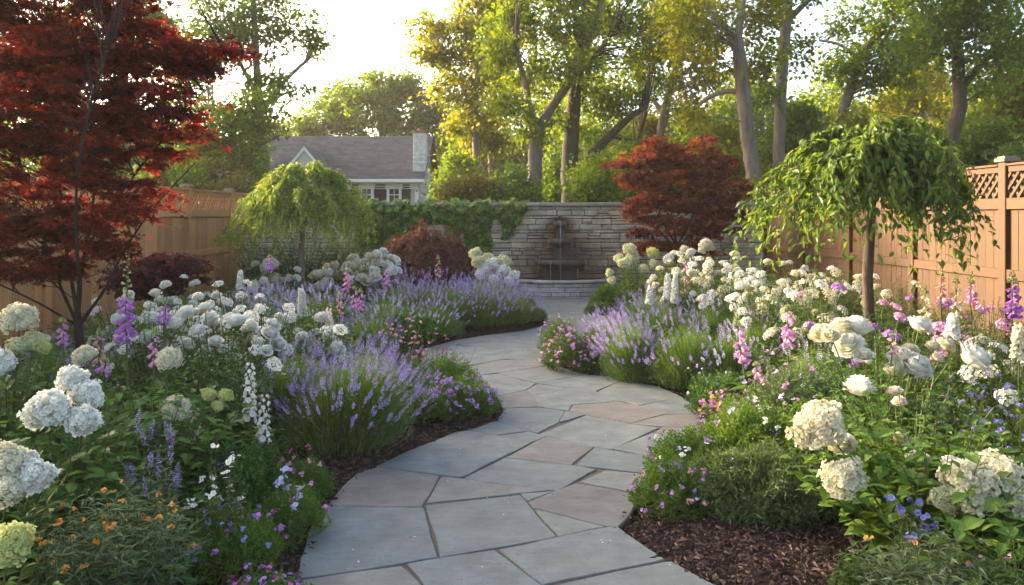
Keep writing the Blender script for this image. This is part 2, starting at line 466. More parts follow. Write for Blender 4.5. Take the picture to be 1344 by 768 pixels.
PATH_OUT = [(378,850),(382,790),(390,757),(400,722),(412,688),(430,663),(447,640),(469,620.5),(495,611.5),(520,599),(560,582),(600,566.5),(625,560),(650,550),(659,543),
            (662,535),(658,527),(650,520),(600,514),(570,500),(556,480),(552,460),(600,446),(640,440),(690,433),(717,426),(716,416),(708,403),(698,390),
            (792,390),(797,404),(808,419),(802,436),(780,446),(745,458),(736,471),(735,482),(757,489),(771,491),(800,493.5),(820,497),(862,506.5),(896,521.5),(917,534),(932,549),(934,562),
            (932,590),(920,612),(900,632),(860,650),(836,660),(828,676),(812,692),(873,734),(941,767),(995,802),(905,850)]
PATH_XY = np.array([pground(*p) for p in PATH_OUT])
def inside(poly, x, y):
    r = np.zeros(np.shape(x), bool); n = len(poly)
    for i in range(n):
        (x1, y1), (x2, y2) = poly[i], poly[(i + 1) % n]
        c = (y1 > y) != (y2 > y)
        with np.errstate(divide='ignore', invalid='ignore'):
            r ^= c & (x < (x2 - x1) * (y - y1) / (y2 - y1) + x1)
    return r
def edge_dist(poly, x, y):
    d = np.full(np.shape(x), 1e9); n = len(poly)
    for i in range(n):
        a, b = poly[i], poly[(i + 1) % n]; ab = b - a
        t = np.clip(((x - a[0]) * ab[0] + (y - a[1]) * ab[1]) / (ab @ ab), 0, 1)
        d = np.minimum(d, np.hypot(x - a[0] - t * ab[0], y - a[1] - t * ab[1]))
    return d
def area2(p): return sum(p[i][0] * p[(i + 1) % len(p)][1] - p[(i + 1) % len(p)][0] * p[i][1] for i in range(len(p)))
def inset(p, w):
    """move every edge of a counter-clockwise polygon inwards by w"""
    n = len(p); out = []
    for i in range(n):
        a, b, c = p[i - 1], p[i], p[(i + 1) % n]
        e1, e2 = (b - a) / max(np.linalg.norm(b - a), 1e-6), (c - b) / max(np.linalg.norm(c - b), 1e-6)
        n1, n2 = np.array([-e1[1], e1[0]]), np.array([-e2[1], e2[0]])
        m = n1 + n2; q = m @ m
        k = 2 * w / max(q, 0.7)
        out.append(b + m * k)
    return np.array(out)

def path_stain(nt, c, p):
    """slate cleft streaks, pale dust and a little variation of gloss"""
    f = noise(nt, 3.0, 6, 0.7, stretch=(1, 4.5, 1), dist=1.2)
    c = mix_c(nt, math_n(nt, 'MULTIPLY', ramp_v(nt, f, 0.52, 0.72), 0.35), c, (0.085, 0.09, 0.09))
    ln = noise(nt, 2.2, 8, 0.75, stretch=(1.5, 6, 1), dist=2.5)
    crk = math_n(nt, 'ABSOLUTE', math_n(nt, 'SUBTRACT', ln, .5))
    c = mix_c(nt, math_n(nt, 'MULTIPLY', ramp_v2(nt, crk, 0.0, .012, 1, 0), .4), c, (.05, .054, .05))
    pt = noise(nt, 26, 2, .5)
    c = mix_c(nt, math_n(nt, 'MULTIPLY', ramp_v(nt, pt, 0.70, 0.74), .6), c, (.045, .045, .036))
    g = noise(nt, 1.7, 5, 0.7)
    c = mix_c(nt, math_n(nt, 'MULTIPLY', ramp_v(nt, g, 0.45, 0.75), 0.45), c, (.185, .178, .15))
    nt.links.new(ramp_v2(nt, f, 0.3, 0.8, 0.62, 0.85), p.inputs["Roughness"])
    return c
def ramp_v2(nt, v, a, b, c, d):
    n = nt.nodes.new("ShaderNodeMapRange")
    for i, x in enumerate((a, b, c, d)): n.inputs[i + 1].default_value = x
    nt.links.new(v, n.inputs[0]); return n.outputs[0]
M_FLAG = stone_mat("flagstone", [(.136, .16, .152), (.156, .177, .166), (.172, .187, .170), (.180, .178, .156), (.176, .160, .138), (.142, .134, .122)], 5, 0.75, bstr=0.7, stain=path_stain, spec=0.35)
M_SAND = stone_mat("joint_sand", [(.085, .070, .052), (.14, .115, .088)], 60, 0.95, bstr=0.8)

bed_mb = MB(); bed_mb.prism(PATH_XY[::-1] if area2(PATH_XY) < 0 else PATH_XY, -0.10, -0.007)
path = obj("path", bed_mb.mesh("path", M_SAND)); path["kind"] = "structure"
mb = MB()
for poly, tone in STONES:
    p = np.array([pground(*q) for q in poly])
    if area2(p) < 0: p = p[::-1]
    # finer outline with slightly chipped edges
    q = []
    p = inset(p, 0.002 + 0.002 * random.random() - min(.35 * p[:, 1].mean() ** 2 / 1567, .018))
    for i in range(len(p)):
        a, b = p[i], p[(i + 1) % len(p)]; L = np.linalg.norm(b - a)
        m = max(1, int(L / 0.055)); nrm = np.array([-(b - a)[1], (b - a)[0]]) / max(L, 1e-6)
        ph = random.random() * 6
        for k in range(m):
            t = k / m
            w = 0.004 * math.sin(ph + t * L * 7) + random.uniform(-.0022, .0022)
            q.append(a + (b - a) * t + nrm * (w if k else 0.002))
    q = np.array(q); n = len(q)
    cen = q.mean(0); gx, gy, lev = random.uniform(-.005, .005), random.uniform(-.005, .005), random.uniform(-.002, .0045)
    zt = lambda r: random.uniform(-.001, .001) + (r[:, 0] - cen[0]) * gx + lev + (r[:, 1] - cen[1]) * gy
    i1, i2 = inset(q, 0.003), inset(q, 0.008)
    V = np.concatenate([np.c_[q, np.full(n, -.05)], np.c_[q, zt(q) - .004], np.c_[i1, zt(i1) - .001], np.c_[i2, zt(i2)]])
    F = [(k * n + i, k * n + (i + 1) % n, (k + 1) * n + (i + 1) % n, (k + 1) * n + i) for k in range(3) for i in range(n)]
    b0 = mb.n
    mb.add(V, np.array(F), min(max(tone + random.uniform(-.07, .07), 0), 1))
    mb.F.append((np.array([[b0 + 3 * n + i for i in range(n)]]), 0))
obj("flagstone", mb.mesh("flagstone", M_FLAG), path)

# ---------------------------------------------------------------- mulch, ground
def ground_z(x, y):
    """height of the mulch above the paving, away from the path"""
    x = np.asarray(x, float); y = np.asarray(y, float)
    d = edge_dist(PATH_XY, x, y); d = np.where(inside(PATH_XY, x, y), -d, d)
    return -0.035 + 0.16 * np.clip(d, 0, 0.5) - 0.4 * np.clip(-d, 0, 0.15)
xs, ys = np.arange(-5.2, 5.2, 0.045), np.arange(0.6, 15.4, 0.05)
gx, gy = np.meshgrid(xs, ys)
gz = ground_z(gx, gy) + RNG.normal(0, .006, gx.shape)
nx, ny = len(xs), len(ys)
ii = np.arange(nx * ny).reshape(ny, nx)
quads = np.stack([ii[:-1, :-1], ii[:-1, 1:], ii[1:, 1:], ii[1:, :-1]], -1).reshape(-1, 4)
mb = MB(); mb.add(np.stack([gx, gy, gz], -1), quads)
m, nt, N, L, p = new_mat("mulch")
f1, f2 = noise(nt, 38, 6, 0.75, stretch=(1, 2.2, 1), dist=2.0), noise(nt, 90, 3, 0.6)
r = ramp(nt, [(0.25, (.018, .011, .008)), (0.5, (.055, .032, .023)), (0.8, (.125, .075, .055))]); L.new(f1, r.inputs[0])
L.new(r.outputs[0], p.inputs["Base Color"]); p.inputs["Roughness"].default_value = .95; p.inputs["Specular IOR Level"].default_value = .15
bump(nt, f1, p, 1.0, .03)
M_MULCH = m
obj("mulch_bed", mb.mesh("mulch_bed", M_MULCH), kind="structure")
M_CHIP = stone_mat("bark_chip", [(.03, .018, .012), (.07, .04, .028), (.11, .066, .047), (.17, .115, .08)], 40, 0.9, stretch=(1, 1, 1))
n = 75000
cx = np.concatenate([U(-4.5, 4.5, n), U(-2.2, 2.6, n)]); cyy = np.concatenate([U(1.8, 12, n), U(2.2, 6.5, n)])
dd = edge_dist(PATH_XY, cx, cyy); ins = inside(PATH_XY, cx, cyy)
keep = (~ins | (dd < 0.03) & (U(0, 1, 2 * n) < .2)) & (U(0, 1, 2 * n) < np.where(ins, .8, np.exp(-np.maximum(dd - .45, 0) * 2.2)))
cx, cyy, ins = cx[keep], cyy[keep], ins[keep]; n = len(cx)
CHIP = (np.array([(-.5, 0, 0), (.4, .05, 0), (.5, 1, 0), (-.3, .9, 0), (-.35, .1, .22), (.3, .15, .2), (.3, .85, .25), (-.25, .8, .18)], float),
        np.array([(4, 5, 6, 7), (0, 1, 5, 4), (1, 2, 6, 5), (2, 3, 7, 6), (3, 0, 4, 7)]))
mb = MB()
a = U(0, 2 * math.pi, n); D = np.stack([np.cos(a), np.sin(a), U(-.3, .35, n)], 1)
cz = np.where(ins, 0.0, ground_z(cx, cyy) + .004)
mb.inst(CHIP, np.stack([cx, cyy, cz], 1), D, np.tile([0, 0, 1.0], (n, 1)) + .5 * rdir(n), U(.2, 1, n) ** 2 * .036 + .007, U(.003, .010, n), rnd=U(0, 1, n) ** 1.6)
tag(obj("bark_mulch", mb.mesh("bark_mulch", M_CHIP)), "loose dark brown bark mulch along the path edges", "mulch", kind="stuff")

mb = MB(); R_ = 900
m, nt, N, L, p = new_mat("lawn")
L.new(ramp_c(nt, noise(nt, 2.0, 6, .7), (.03, .045, .012), (.075, .085, .03)), p.inputs["Base Color"]); p.inputs["Roughness"].default_value = .95
mb.add([(-R_, -R_, -.16), (R_, -R_, -.16), (R_, R_, -.16), (-R_, R_, -.16)], np.array([(0, 1, 2, 3)]))
obj("ground", mb.mesh("ground", m), kind="structure")

# ---------------------------------------------------------------- cedar fences
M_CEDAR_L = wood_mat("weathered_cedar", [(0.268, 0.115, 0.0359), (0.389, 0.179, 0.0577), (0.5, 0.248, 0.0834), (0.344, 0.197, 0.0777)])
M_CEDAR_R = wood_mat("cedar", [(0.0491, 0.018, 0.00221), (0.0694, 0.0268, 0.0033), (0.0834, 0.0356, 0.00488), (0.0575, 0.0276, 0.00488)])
M_CAP = wood_mat("cap_wood", [(.14, .095, .065), (.19, .13, .09), (.24, .17, .12), (.16, .13, .11)])
def fence(x, sgn, posts, H, label, M):
    """sgn: which side of the boards faces the garden (+1: +x)"""
    t = thing("wooden_fence", label, "fence", (x, posts[0], 0))
    y0 = posts[0]
    for i, y in enumerate(posts):
        mb = MB(); mb.box((0, y - y0, (H + .04) / 2 - .1), (.058, .058, (H + .04) / 2 + .1), bev=.006)
        po = obj("post", mb.mesh("fence_post", M), t)
        mb = MB(); mb.box((0, y - y0, H + .06), (.082, .082, .019), bev=.006); mb.box((0, y - y0, H + .088), (.062, .062, .009), bev=.004)
        obj("post_cap", mb.mesh("post_cap", M_CAP), po)
        if i == len(posts) - 1: break
        a, b = y - y0 + .058, posts[i + 1] - y0 - .058; L_ = b - a; c = (a + b) / 2
        mb = MB(); nb = max(4, int(L_ / .125)); w = L_ / nb
        for k in range(nb):
            mb.box((random.uniform(-.002, .002), a + (k + .5) * w, (H - .40) / 2), (.010, w / 2 - .0018, (H - .40) / 2), bev=.002)
        obj("board_panel", mb.mesh("board_panel", M), t)
        for z, hh in ((H - .365, .055), (H * .47, .05), (.14, .05)):
            mb = MB(); mb.box((sgn * .031, c, z), (.018, L_ / 2 - .002, hh), bev=.004); mb.box((-sgn * .031, c, z), (.018, L_ / 2 - .002, hh), bev=.004)
            obj("rail", mb.mesh("rail", M), t)
        mb = MB(); mb.box((0, c, H - .03), (.034, L_ / 2 - .002, .030), bev=.004); mb.box((0, c, H + .012), (.062, L_ / 2 - .004, .011), bev=.003)
        obj("top_rail", mb.mesh("top_rail", M), t)
        # lattice between the rails
        z0, z1 = H - .308, H - .062; zm, hz = (z0 + z1) / 2, (z1 - z0) / 2
        mb = MB()
        for s_ in (-1, 1):
            yy = a - 2 * hz
            while yy < b:
                p0, p1 = np.array([yy, z0]), np.array([yy + 2 * hz, z1])
                ta, tb = max(0, (a - p0[0]) / (2 * hz)), min(1, (b - p0[0]) / (2 * hz))
                if tb - ta > .08:
                    q0, q1 = p0 + (p1 - p0) * ta, p0 + (p1 - p0) * tb
                    if s_ < 0: q0, q1 = np.array([q0[0], z0 + z1 - q0[1]]), np.array([q1[0], z0 + z1 - q1[1]])
                    e = (q1 - q0) / np.linalg.norm(q1 - q0); nn = np.array([-e[1], e[0]]) * .015
                    V = []
                    for dx in (sgn * .022 + s_ * .0065 - .0055, sgn * .022 + s_ * .0065 + .0055):
                        for c2 in (q0 - nn, q0 + nn, q1 + nn, q1 - nn): V.append((dx, c2[0], c2[1]))
                    mb.add(V, np.array([(0, 1, 2, 3), (7, 6, 5, 4), (0, 3, 7, 4), (1, 5, 6, 2), (0, 4, 5, 1), (3, 2, 6, 7)]), random.random())
                yy += .115
        obj("lattice", mb.mesh("lattice", M), t)
    return t
fence(-5.0, 1, [4.8, 6.7, 8.65, 10.6, 12.55, 14.5, 16.0], 1.90, "long weathered cedar fence with lattice top behind the large red maple", M_CEDAR_L)
fence(4.9, -1, [2.4, 4.2, 6.0, 7.76, 9.5, 11.25, 13.0, 14.9], 1.98, "sunlit orange cedar fence with lattice top beside the weeping cherry", M_CEDAR_R)

# ---------------------------------------------------------------- stone garden wall
WY, WX0, WX1, WH = 15.2, -5.4, 5.6, 1.68
def wet_stain(nt, c, p):
    """water-darkened stone spreading down and out round the fountain"""
    tc = nt.nodes.new("ShaderNodeTexCoord"); sp = nt.nodes.new("ShaderNodeSeparateXYZ"); nt.links.new(tc.outputs["Object"], sp.inputs[0])
    dx = math_n(nt, 'ABSOLUTE', math_n(nt, 'SUBTRACT', sp.outputs["X"], 1.06))
    wd = math_n(nt, 'ADD', math_n(nt, 'MULTIPLY', math_n(nt, 'SUBTRACT', 1.46, sp.outputs["Z"]), 1.05), 0.26)
    q = math_n(nt, 'DIVIDE', dx, math_n(nt, 'MAXIMUM', wd, 0.03))
    q = math_n(nt, 'ADD', q, math_n(nt, 'MULTIPLY', math_n(nt, 'SUBTRACT', noise(nt, 3.2, 5, .6), .5), 0.9))
    above = ramp_v2(nt, sp.outputs["Z"], 1.42, 1.5, 1.0, 0.0)
    f = math_n(nt, 'MULTIPLY', ramp_v2(nt, q, 0.30, 1.15, 1.0, 0.0), above)
    tint = mix_c(nt, noise(nt, 2.2, 4), (.17, .12, .078), (.33, .23, .14))
    nt.links.new(ramp_v2(nt, f, 0, 1, .88, .42), p.inputs["Roughness"])
    return mix_c(nt, f, c, mix_c(nt, 1.0, c, tint, 'MULTIPLY'))
M_WALL = stone_mat("wall_stone", [(0.328, 0.282, 0.2), (0.443, 0.383, 0.273), (0.385, 0.344, 0.26), (0.541, 0.467, 0.327), (0.475, 0.39, 0.26), (0.41, 0.359, 0.267)], 7, .88, bstr=.6, stain=wet_stain)
M_MORTAR = stone_mat("mortar", [(.13, .115, .095), (.17, .15, .125)], 25, .95, stain=wet_stain)
M_COPE = stone_mat("coping_stone", [(.24, .225, .195), (.30, .28, .245)], 6, .9, bstr=.5)
wall = thing("stone_wall", "grey coursed stone garden wall behind the fountain", "wall", (0, 0, 0))
mb = MB(); mb.box(((WX0 + WX1) / 2, WY + .2, WH / 2 - .1), ((WX1 - WX0) / 2, .16, WH / 2 + .08), .5)
obj("mortar_core", mb.mesh("mortar_core", M_MORTAR), wall)
mb = MB(); z = -.05
def course_row(mb, z, h, yfun, u0, u1, depth=.06):
    u = u0 - random.uniform(0, .3)
    while u < u1:
        l = random.choice([.14, .2, .26, .3, .36, .42, .55]) * random.uniform(.85, 1.15)
        a, b = max(u, u0), min(u + l, u1)
        if b - a > .05:
            if h > .10 and l < .32 and random.random() < .35:
                hs = h * random.uniform(.4, .6)
                for zz, h2 in ((z, hs), (z + hs, h - hs)): yield a, b, zz, h2
            else: yield a, b, z, h
        u += l
while z < WH - .03:
    h = min(random.choice([.055, .07, .08, .09, .11, .13]), WH - z + .001)
    if WH - z - h < .04: h = WH - z
    for a, b, zz, h2 in course_row(mb, z, h, None, WX0, WX1):
        pr = random.uniform(-.012, .012)
        mb.box(((a + b) / 2, WY + .075 + pr, zz + h2 / 2), ((b - a) / 2 - .006, .075, h2 / 2 - .006), rnd=random.random(), bev=.011, jit=.007)
    z += h
obj("stonework", mb.mesh("stonework", M_WALL), wall)
mb = MB(); x = WX0 - .05
while x < WX1:
    l = min(random.uniform(.5, .95), WX1 + .05 - x)
    mb.box((x + l / 2, WY + .17, WH + .035), (l / 2 - .004, .235, .035), rnd=random.random(), bev=.012, jit=.004); x += l
obj("coping", mb.mesh("coping", M_COPE), wall)

# ---------------------------------------------------------------- wall fountain
FX = 1.06
M_WET = stone_mat("wet_stone", [(0.0132, 0.0121, 0.0098), (0.0227, 0.0197, 0.0151)], 9, .4, bstr=.5, spec=.5)
M_MOSS = stone_mat("mossy_stone", [(0.0428, 0.0413, 0.0299), (0.0708, 0.0642, 0.0461), (0.0924, 0.0822, 0.0606)], 9, .6, bstr=.5)
M_RIM = stone_mat("rim_stone", [(.30, .28, .25), (.38, .35, .31)], 8, .8, bstr=.4)
m, nt, N, L, p = new_mat("water"); M_WATER = m
p.inputs["Base Color"].default_value = (.85, .88, .9, 1); p.inputs["Roughness"].default_value = .15; p.inputs["IOR"].default_value = 1.33
p.inputs["Transmission Weight"].default_value = .75
bump(nt, noise(nt, 18, 3), p, .25, .01)
m, nt, N, L, p = new_mat("pool_water"); M_POOL = m
p.inputs["Base Color"].default_value = (.02, .024, .02, 1); p.inputs["Roughness"].default_value = .05
bump(nt, noise(nt, 14, 3), p, .3, .01)
ft = thing("wall_fountain", "dark three-tiered stone fountain set against the wall", "fountain", (FX, WY, 0))
mb = MB()
mb.box((0, -.02, 1.20), (.085, .022, .24), .2, bev=.01); mb.box((0, -.022, .85), (.13, .024, .19), .3, bev=.01); mb.box((0, -.024, .45), (.33, .028, .21), .1, bev=.015)
for k in range(3): mb.box(((k - 1) * .085, -.06, 1.455 - abs(k - 1) * .02), (.040, .07, .035), .9, bev=.012, jit=.006)
obj("back_panel", mb.mesh("back_panel", M_WET), ft)
for z, r, dp, nst in ((1.385, .13, .2, 1), (1.06, .235, .32, 3), (.665, .48, .52, 5)):
    mb = MB(); h = .07 + r * .22
    prof = [(.05, -h - .05), (r * .45, -h - .03), (r * .8, -h * .75), (r * .97, -.075), (r, -.065), (r, .012), (r * .93, .014), (r * .88, -.012), (r * .4, -h * .5), (0.005, -h * .6)]
    mb.lathe(prof, (0, -.055, z), 22, math.pi, 2 * math.pi, rnd=.5, sy=dp / r)
    b = obj("bowl", mb.mesh("bowl", M_MOSS, True), ft)
    mb = MB(); an = np.linspace(math.pi, 2 * math.pi, 23)
    ring = np.c_[np.cos(an) * r * .9, np.sin(an) * r * .9 * dp / r - .056, np.full(23, z)]
    mb.add(ring, np.array([list(range(23))])); obj("water_surface", mb.mesh("bowl_water", M_POOL), b)
    zl = {1.385: 1.08, 1.06: .685, .665: .27}[z]
    for k in range(nst):
        u = (k - (nst - 1) / 2) / max(1, (nst - 1) / 2) if nst > 1 else 0
        a = -math.pi / 2 + u * 1.05
        a += random.uniform(-.12, .12); x0, y0 = math.cos(a) * r * 1.0, -.055 + math.sin(a) * dp * 1.0
        mb = MB(); q = np.linspace(0, 1, 9)
        pts = np.c_[x0 + math.cos(a) * .03 * q ** .5 + np.cumsum(U(-.0015, .0015, 9)), y0 + math.sin(a) * .035 * q ** .5, z + .012 + (zl - z - .012) * q ** 1.3]
        mb.tube(pts, (.008 if nst == 1 else .0055) * (1 - .35 * q) * U(.8, 1.2, 9), 6)
        obj("water_stream", mb.mesh("water_stream", M_WATER, True), ft)
RX, RY, BZ = 1.02, .74, .31
mb = MB(); z = -.05
while z < BZ - .06:
    h = min(random.choice([.06, .075, .09]), BZ - .05 - z)
    if BZ - .05 - z - h < .03: h = BZ - .05 - z
    a = math.pi
    while a < 2 * math.pi:
        l = random.uniform(.16, .4); da = l / math.hypot(RX * math.sin(a), RY * math.cos(a)) if True else 0
        a2 = min(a + da, 2 * math.pi)
        pr = random.uniform(-.012, .012); rn = random.random()
        s0 = []
        for aa in (a + .006 / RX, a2 - .006 / RX):
            for q in (1 + pr, .86): s0.append((RX * q * math.cos(aa), RY * q * math.sin(aa)))
        m1 = ((RX * (1 + pr) + .004) * math.cos((a + a2) / 2), (RY * (1 + pr) + .004) * math.sin((a + a2) / 2))
        mb.prism([s0[0], m1, s0[2], s0[3], s0[1]], z + .005, z + h - .005, rn)
        a = a2
    z += h
obj("basin_wall", mb.mesh("basin_wall", stone_mat("basin_stone", [(0.287, 0.266, 0.237), (0.402, 0.374, 0.338), (0.475, 0.438, 0.389), (0.359, 0.338, 0.316)], 7, .88, bstr=.6)), ft)
mb = MB(); an = np.linspace(math.pi, 2 * math.pi, 49)
for rr0, rr1, z0, z1 in ((.86, .985, -.1, BZ - .05),):
    V = []
    for aa in an:
        V += [(RX * rr0 * math.cos(aa), RY * rr0 * math.sin(aa), z0), (RX * rr1 * math.cos(aa), RY * rr1 * math.sin(aa), z0), (RX * rr1 * math.cos(aa), RY * rr1 * math.sin(aa), z1), (RX * rr0 * math.cos(aa), RY * rr0 * math.sin(aa), z1)]
    mb.add(V, np.array([(4 * i + j, 4 * i + (j + 1) % 4, 4 * i + 4 + (j + 1) % 4, 4 * i + 4 + j) for i in range(48) for j in range(4)]))
obj("basin_core", mb.mesh("basin_core", M_MORTAR), ft)
mb = MB(); k = 9
for i in range(k):
    a0, a1 = math.pi * (1 + i / k) + .004, math.pi * (1 + (i + 1) / k) - .004
    sub = np.linspace(a0, a1, 7); V = []; rn = random.random()
    sec = [(.82, BZ - .046), (1.05, BZ - .046), (1.07, BZ - .03), (1.07, BZ - .012), (1.05, BZ + .004), (.84, BZ + .004), (.82, BZ - .012)]
    for aa in sub: V += [(RX * q * math.cos(aa), RY * q * math.sin(aa), z) for q, z in sec]
    s_ = len(sec)
    b0 = mb.n
    mb.add(V, np.array([(s_ * u + j, s_ * u + (j + 1) % s_, s_ * u + s_ + (j + 1) % s_, s_ * u + s_ + j) for u in range(6) for j in range(s_)]), rn)
    mb.F.append((np.array([[b0 + j for j in range(s_)][::-1], [b0 + 6 * s_ + j for j in range(s_)]]), 0))
obj("basin_rim", mb.mesh("basin_rim", M_RIM), ft)
mb = MB(); ring = np.c_[np.cos(an) * RX * .87, np.sin(an) * RY * .87, np.full(49, BZ - .07)]
mb.add(ring, np.array([list(range(49))])); obj("water_surface", mb.mesh("basin_water", M_POOL), ft)

# ---------------------------------------------------------------- house beyond the wall
M_SIDE = plain_mat("pale_siding", (.55, .54, .49), .7, nscale=3, var=.08)
M_ROOF = stone_mat("roof_shingle", [(0.0506, 0.0523, 0.0599), (0.0684, 0.0693, 0.0765), (0.0892, 0.0882, 0.0931)], 3, .95, bstr=.3)
M_TRIM = plain_mat("white_trim", (.78, .77, .73), .5)
M_SHUT = plain_mat("dark_shutter", (.018, .02, .028), .7, .1)
M_PAINTB = stone_mat("painted_brick", [(.62, .63, .57), (.72, .72, .66), (.55, .57, .52)], 6, .85)
M_GLASS = plain_mat("window_glass", (.05, .055, .05), .06, 1.0)
HD = 35.0
hp = lambda px, py, d=HD: ppt(px, py, d)
hx0, hx1 = hp(300, 0)[0], hp(549, 0)[0]
ez, rz_ = hp(0, 235)[2], hp(0, 182, HD + 4.2)[2]
house = thing("house", "pale house with grey shingle roof beyond the stone wall", "house", ((hx0 + hx1) / 2, HD, -.15))
hc = (hx0 + hx1) / 2; hw = (hx1 - hx0) / 2
mb = MB(); zb = 0.0
H_ = ez + .15
n_cl = int(H_ / .16)
for i in range(n_cl):                                    # lapped clapboards on the front and right side
    z0 = i * H_ / n_cl; z1 = (i + 1) * H_ / n_cl; o0 = .022
    mb.add([(-hw, -o0, z0), (hw - .02, -o0, z0), (hw - .02, 0, z1), (-hw, 0, z1)], np.array([(0, 1, 2, 3)]), random.random())
    mb.add([(hw + o0, 0, z0), (hw + o0, 8.4, z0), (hw, 8.4, z1), (hw, 0, z1)], np.array([(0, 1, 2, 3)]), random.random())
mb.add([(hw, 0, H_), (hw, 8.4, H_), (hw, 4.2, rz_ + .05)], np.array([(0, 1, 2)]))
mb.add([(-hw, 8.4, 0), (hw, 8.4, 0), (hw, 8.4, H_), (-hw, 8.4, H_)], np.array([(0, 1, 2, 3)]))
mb.add([(-hw, 0, 0), (-hw, 8.4, 0), (-hw, 8.4, H_), (-hw, 4.2, rz_ + .05), (-hw, 0, H_)], np.array([(0, 1, 2, 3, 4)]))
obj("wall", mb.mesh("house_wall", M_SIDE), house)
mb = MB(); rows = 34
for side in (0, 1):
    for i in range(rows):
        t0, t1 = i / rows, (i + 1) / rows
        ya = -.45 + t0 * 4.65; yb = -.45 + t1 * 4.65
        za = H_ - .12 + t0 * (rz_ + .15 - H_ + .22); zb_ = H_ - .12 + t1 * (rz_ + .15 - H_ + .22)
        if side: ya, yb = 8.4 - ya, 8.4 - yb
        xx = -hw - .3 - random.random() * .3
        while xx < hw + .3:
            l = random.uniform(.25, .5); x2 = min(xx + l, hw + .3); xa = max(xx, -hw - .3)
            if x2 > xa:
                mb.add([(xa, ya, za + .03), (x2, ya, za + .03), (x2, yb, zb_ + .012), (xa, yb, zb_ + .012), (xa, ya, za - .05), (x2, ya, za - .05)], np.array([(0, 1, 2, 3), (4, 5, 1, 0)]), random.random())
            xx += l
roof = obj("roof", mb.mesh("roof", M_ROOF), house)
mb = MB(); mb.box((0, -.50, H_ - .10), (hw + .32, .05, .065), bev=.01); mb.box((0, -.25, H_ - .19), (hw + .25, .2, .015)); mb.box((0, -.05, H_ - .32), (hw, .03, .12))
obj("gutter", mb.mesh("gutter", M_TRIM), house)
mb = MB(); mb.box((hw - .06, -.045, H_ / 2 - .22), (.08, .03, H_ / 2 - .23))
obj("corner_board", mb.mesh("corner_board", M_TRIM), house)
# chimney on the right gable end, stepped shoulder
cxl, cxr = hp(540.5, 0)[0] - hc, hp(557, 0)[0] - hc; cw = (cxr - cxl) / 2
ctop = hp(0, 173, HD)[2] + .15
mb = MB(); z = 0
while z < ctop - .02:
    l_ = cxl if z > H_ + .25 else hw + .03
    yy = .3 if z > H_ + .25 else .1
    mb.box(((l_ + cxr + (0 if z > H_ + .25 else .12)) / 2, .9, z + .05), ((cxr + (0 if z > H_ + .25 else .12) - l_) / 2 - .004 + random.uniform(-.004, .004), .45, .046), bev=.006)
    z += .1
ch = obj("chimney", mb.mesh("chimney", M_PAINTB), roof)
mb = MB(); mb.box(((cxl + cxr) / 2, .9, ctop + .04), (cw + .05, .5, .04), bev=.01); mb.box(((cxl + cxr) / 2, .9, ctop + .13), (.12, .14, .06), bev=.01)
obj("chimney_cap", mb.mesh("chimney_cap", plain_mat("terracotta", (.25, .12, .08), .8, nscale=8)), roof)
# front gable
gx0, gxm, gx1 = hp(381, 0)[0] - hc, hp(404, 0)[0] - hc, hp(432, 0)[0] - hc
gzt, gzb = hp(0, 200)[2] + .15, hp(0, 226)[2] + .15
mb = MB(); rows = 12; gw = (gx1 - gx0) / 2 + .1; gc = (gx0 + gx1) / 2
for i in range(rows):
    a, b = i / rows, (i + 1) / rows; z0, z1 = gzb - .35 + (gzt - gzb + .35) * a, gzb - .35 + (gzt - gzb + .35) * b
    mb.add([(gc - gw * (1 - a), -.92, z0), (gc + gw * (1 - a), -.92, z0), (gc + gw * (1 - b), -.90, z1), (gc - gw * (1 - b), -.90, z1)], np.array([(0, 1, 2, 3)]), random.random())
mb.box((gc, -.42, H_ / 2), (gw - .1, .46, H_ / 2 + .1))
obj("gable", mb.mesh("gable", M_SIDE), roof)
mb = MB()
for sg in (-1, 1):
    q = [(gc + sg * (gw + .12), -1.0, gzb - .42), (gc, -1.0, gzt + .02), (gc, -1.0, gzt + .2), (gc + sg * (gw + .16), -1.0, gzb - .28)]
    q2 = [(a, b + .1, c) for a, b, c in q]
    mb.add(q + q2, np.array([(0, 1, 2, 3), (4, 5, 6, 7), (0, 1, 5, 4), (3, 2, 6, 7), (0, 3, 7, 4)]))
obj("gable_trim", mb.mesh("gable_trim", M_TRIM), roof)
mb = MB()
for sg in (-1, 1):
    mb.add([(gc + sg * (gw + .16), -1.02, gzb - .27), (gc, -1.02, gzt + .21), (gc, 3.4, gzt + .21), (gc + sg * (gw + .16), .9, gzb - .27)], np.array([(0, 1, 2, 3)]), .4)
obj("gable_roof", mb.mesh("gable_roof", M_ROOF), roof)
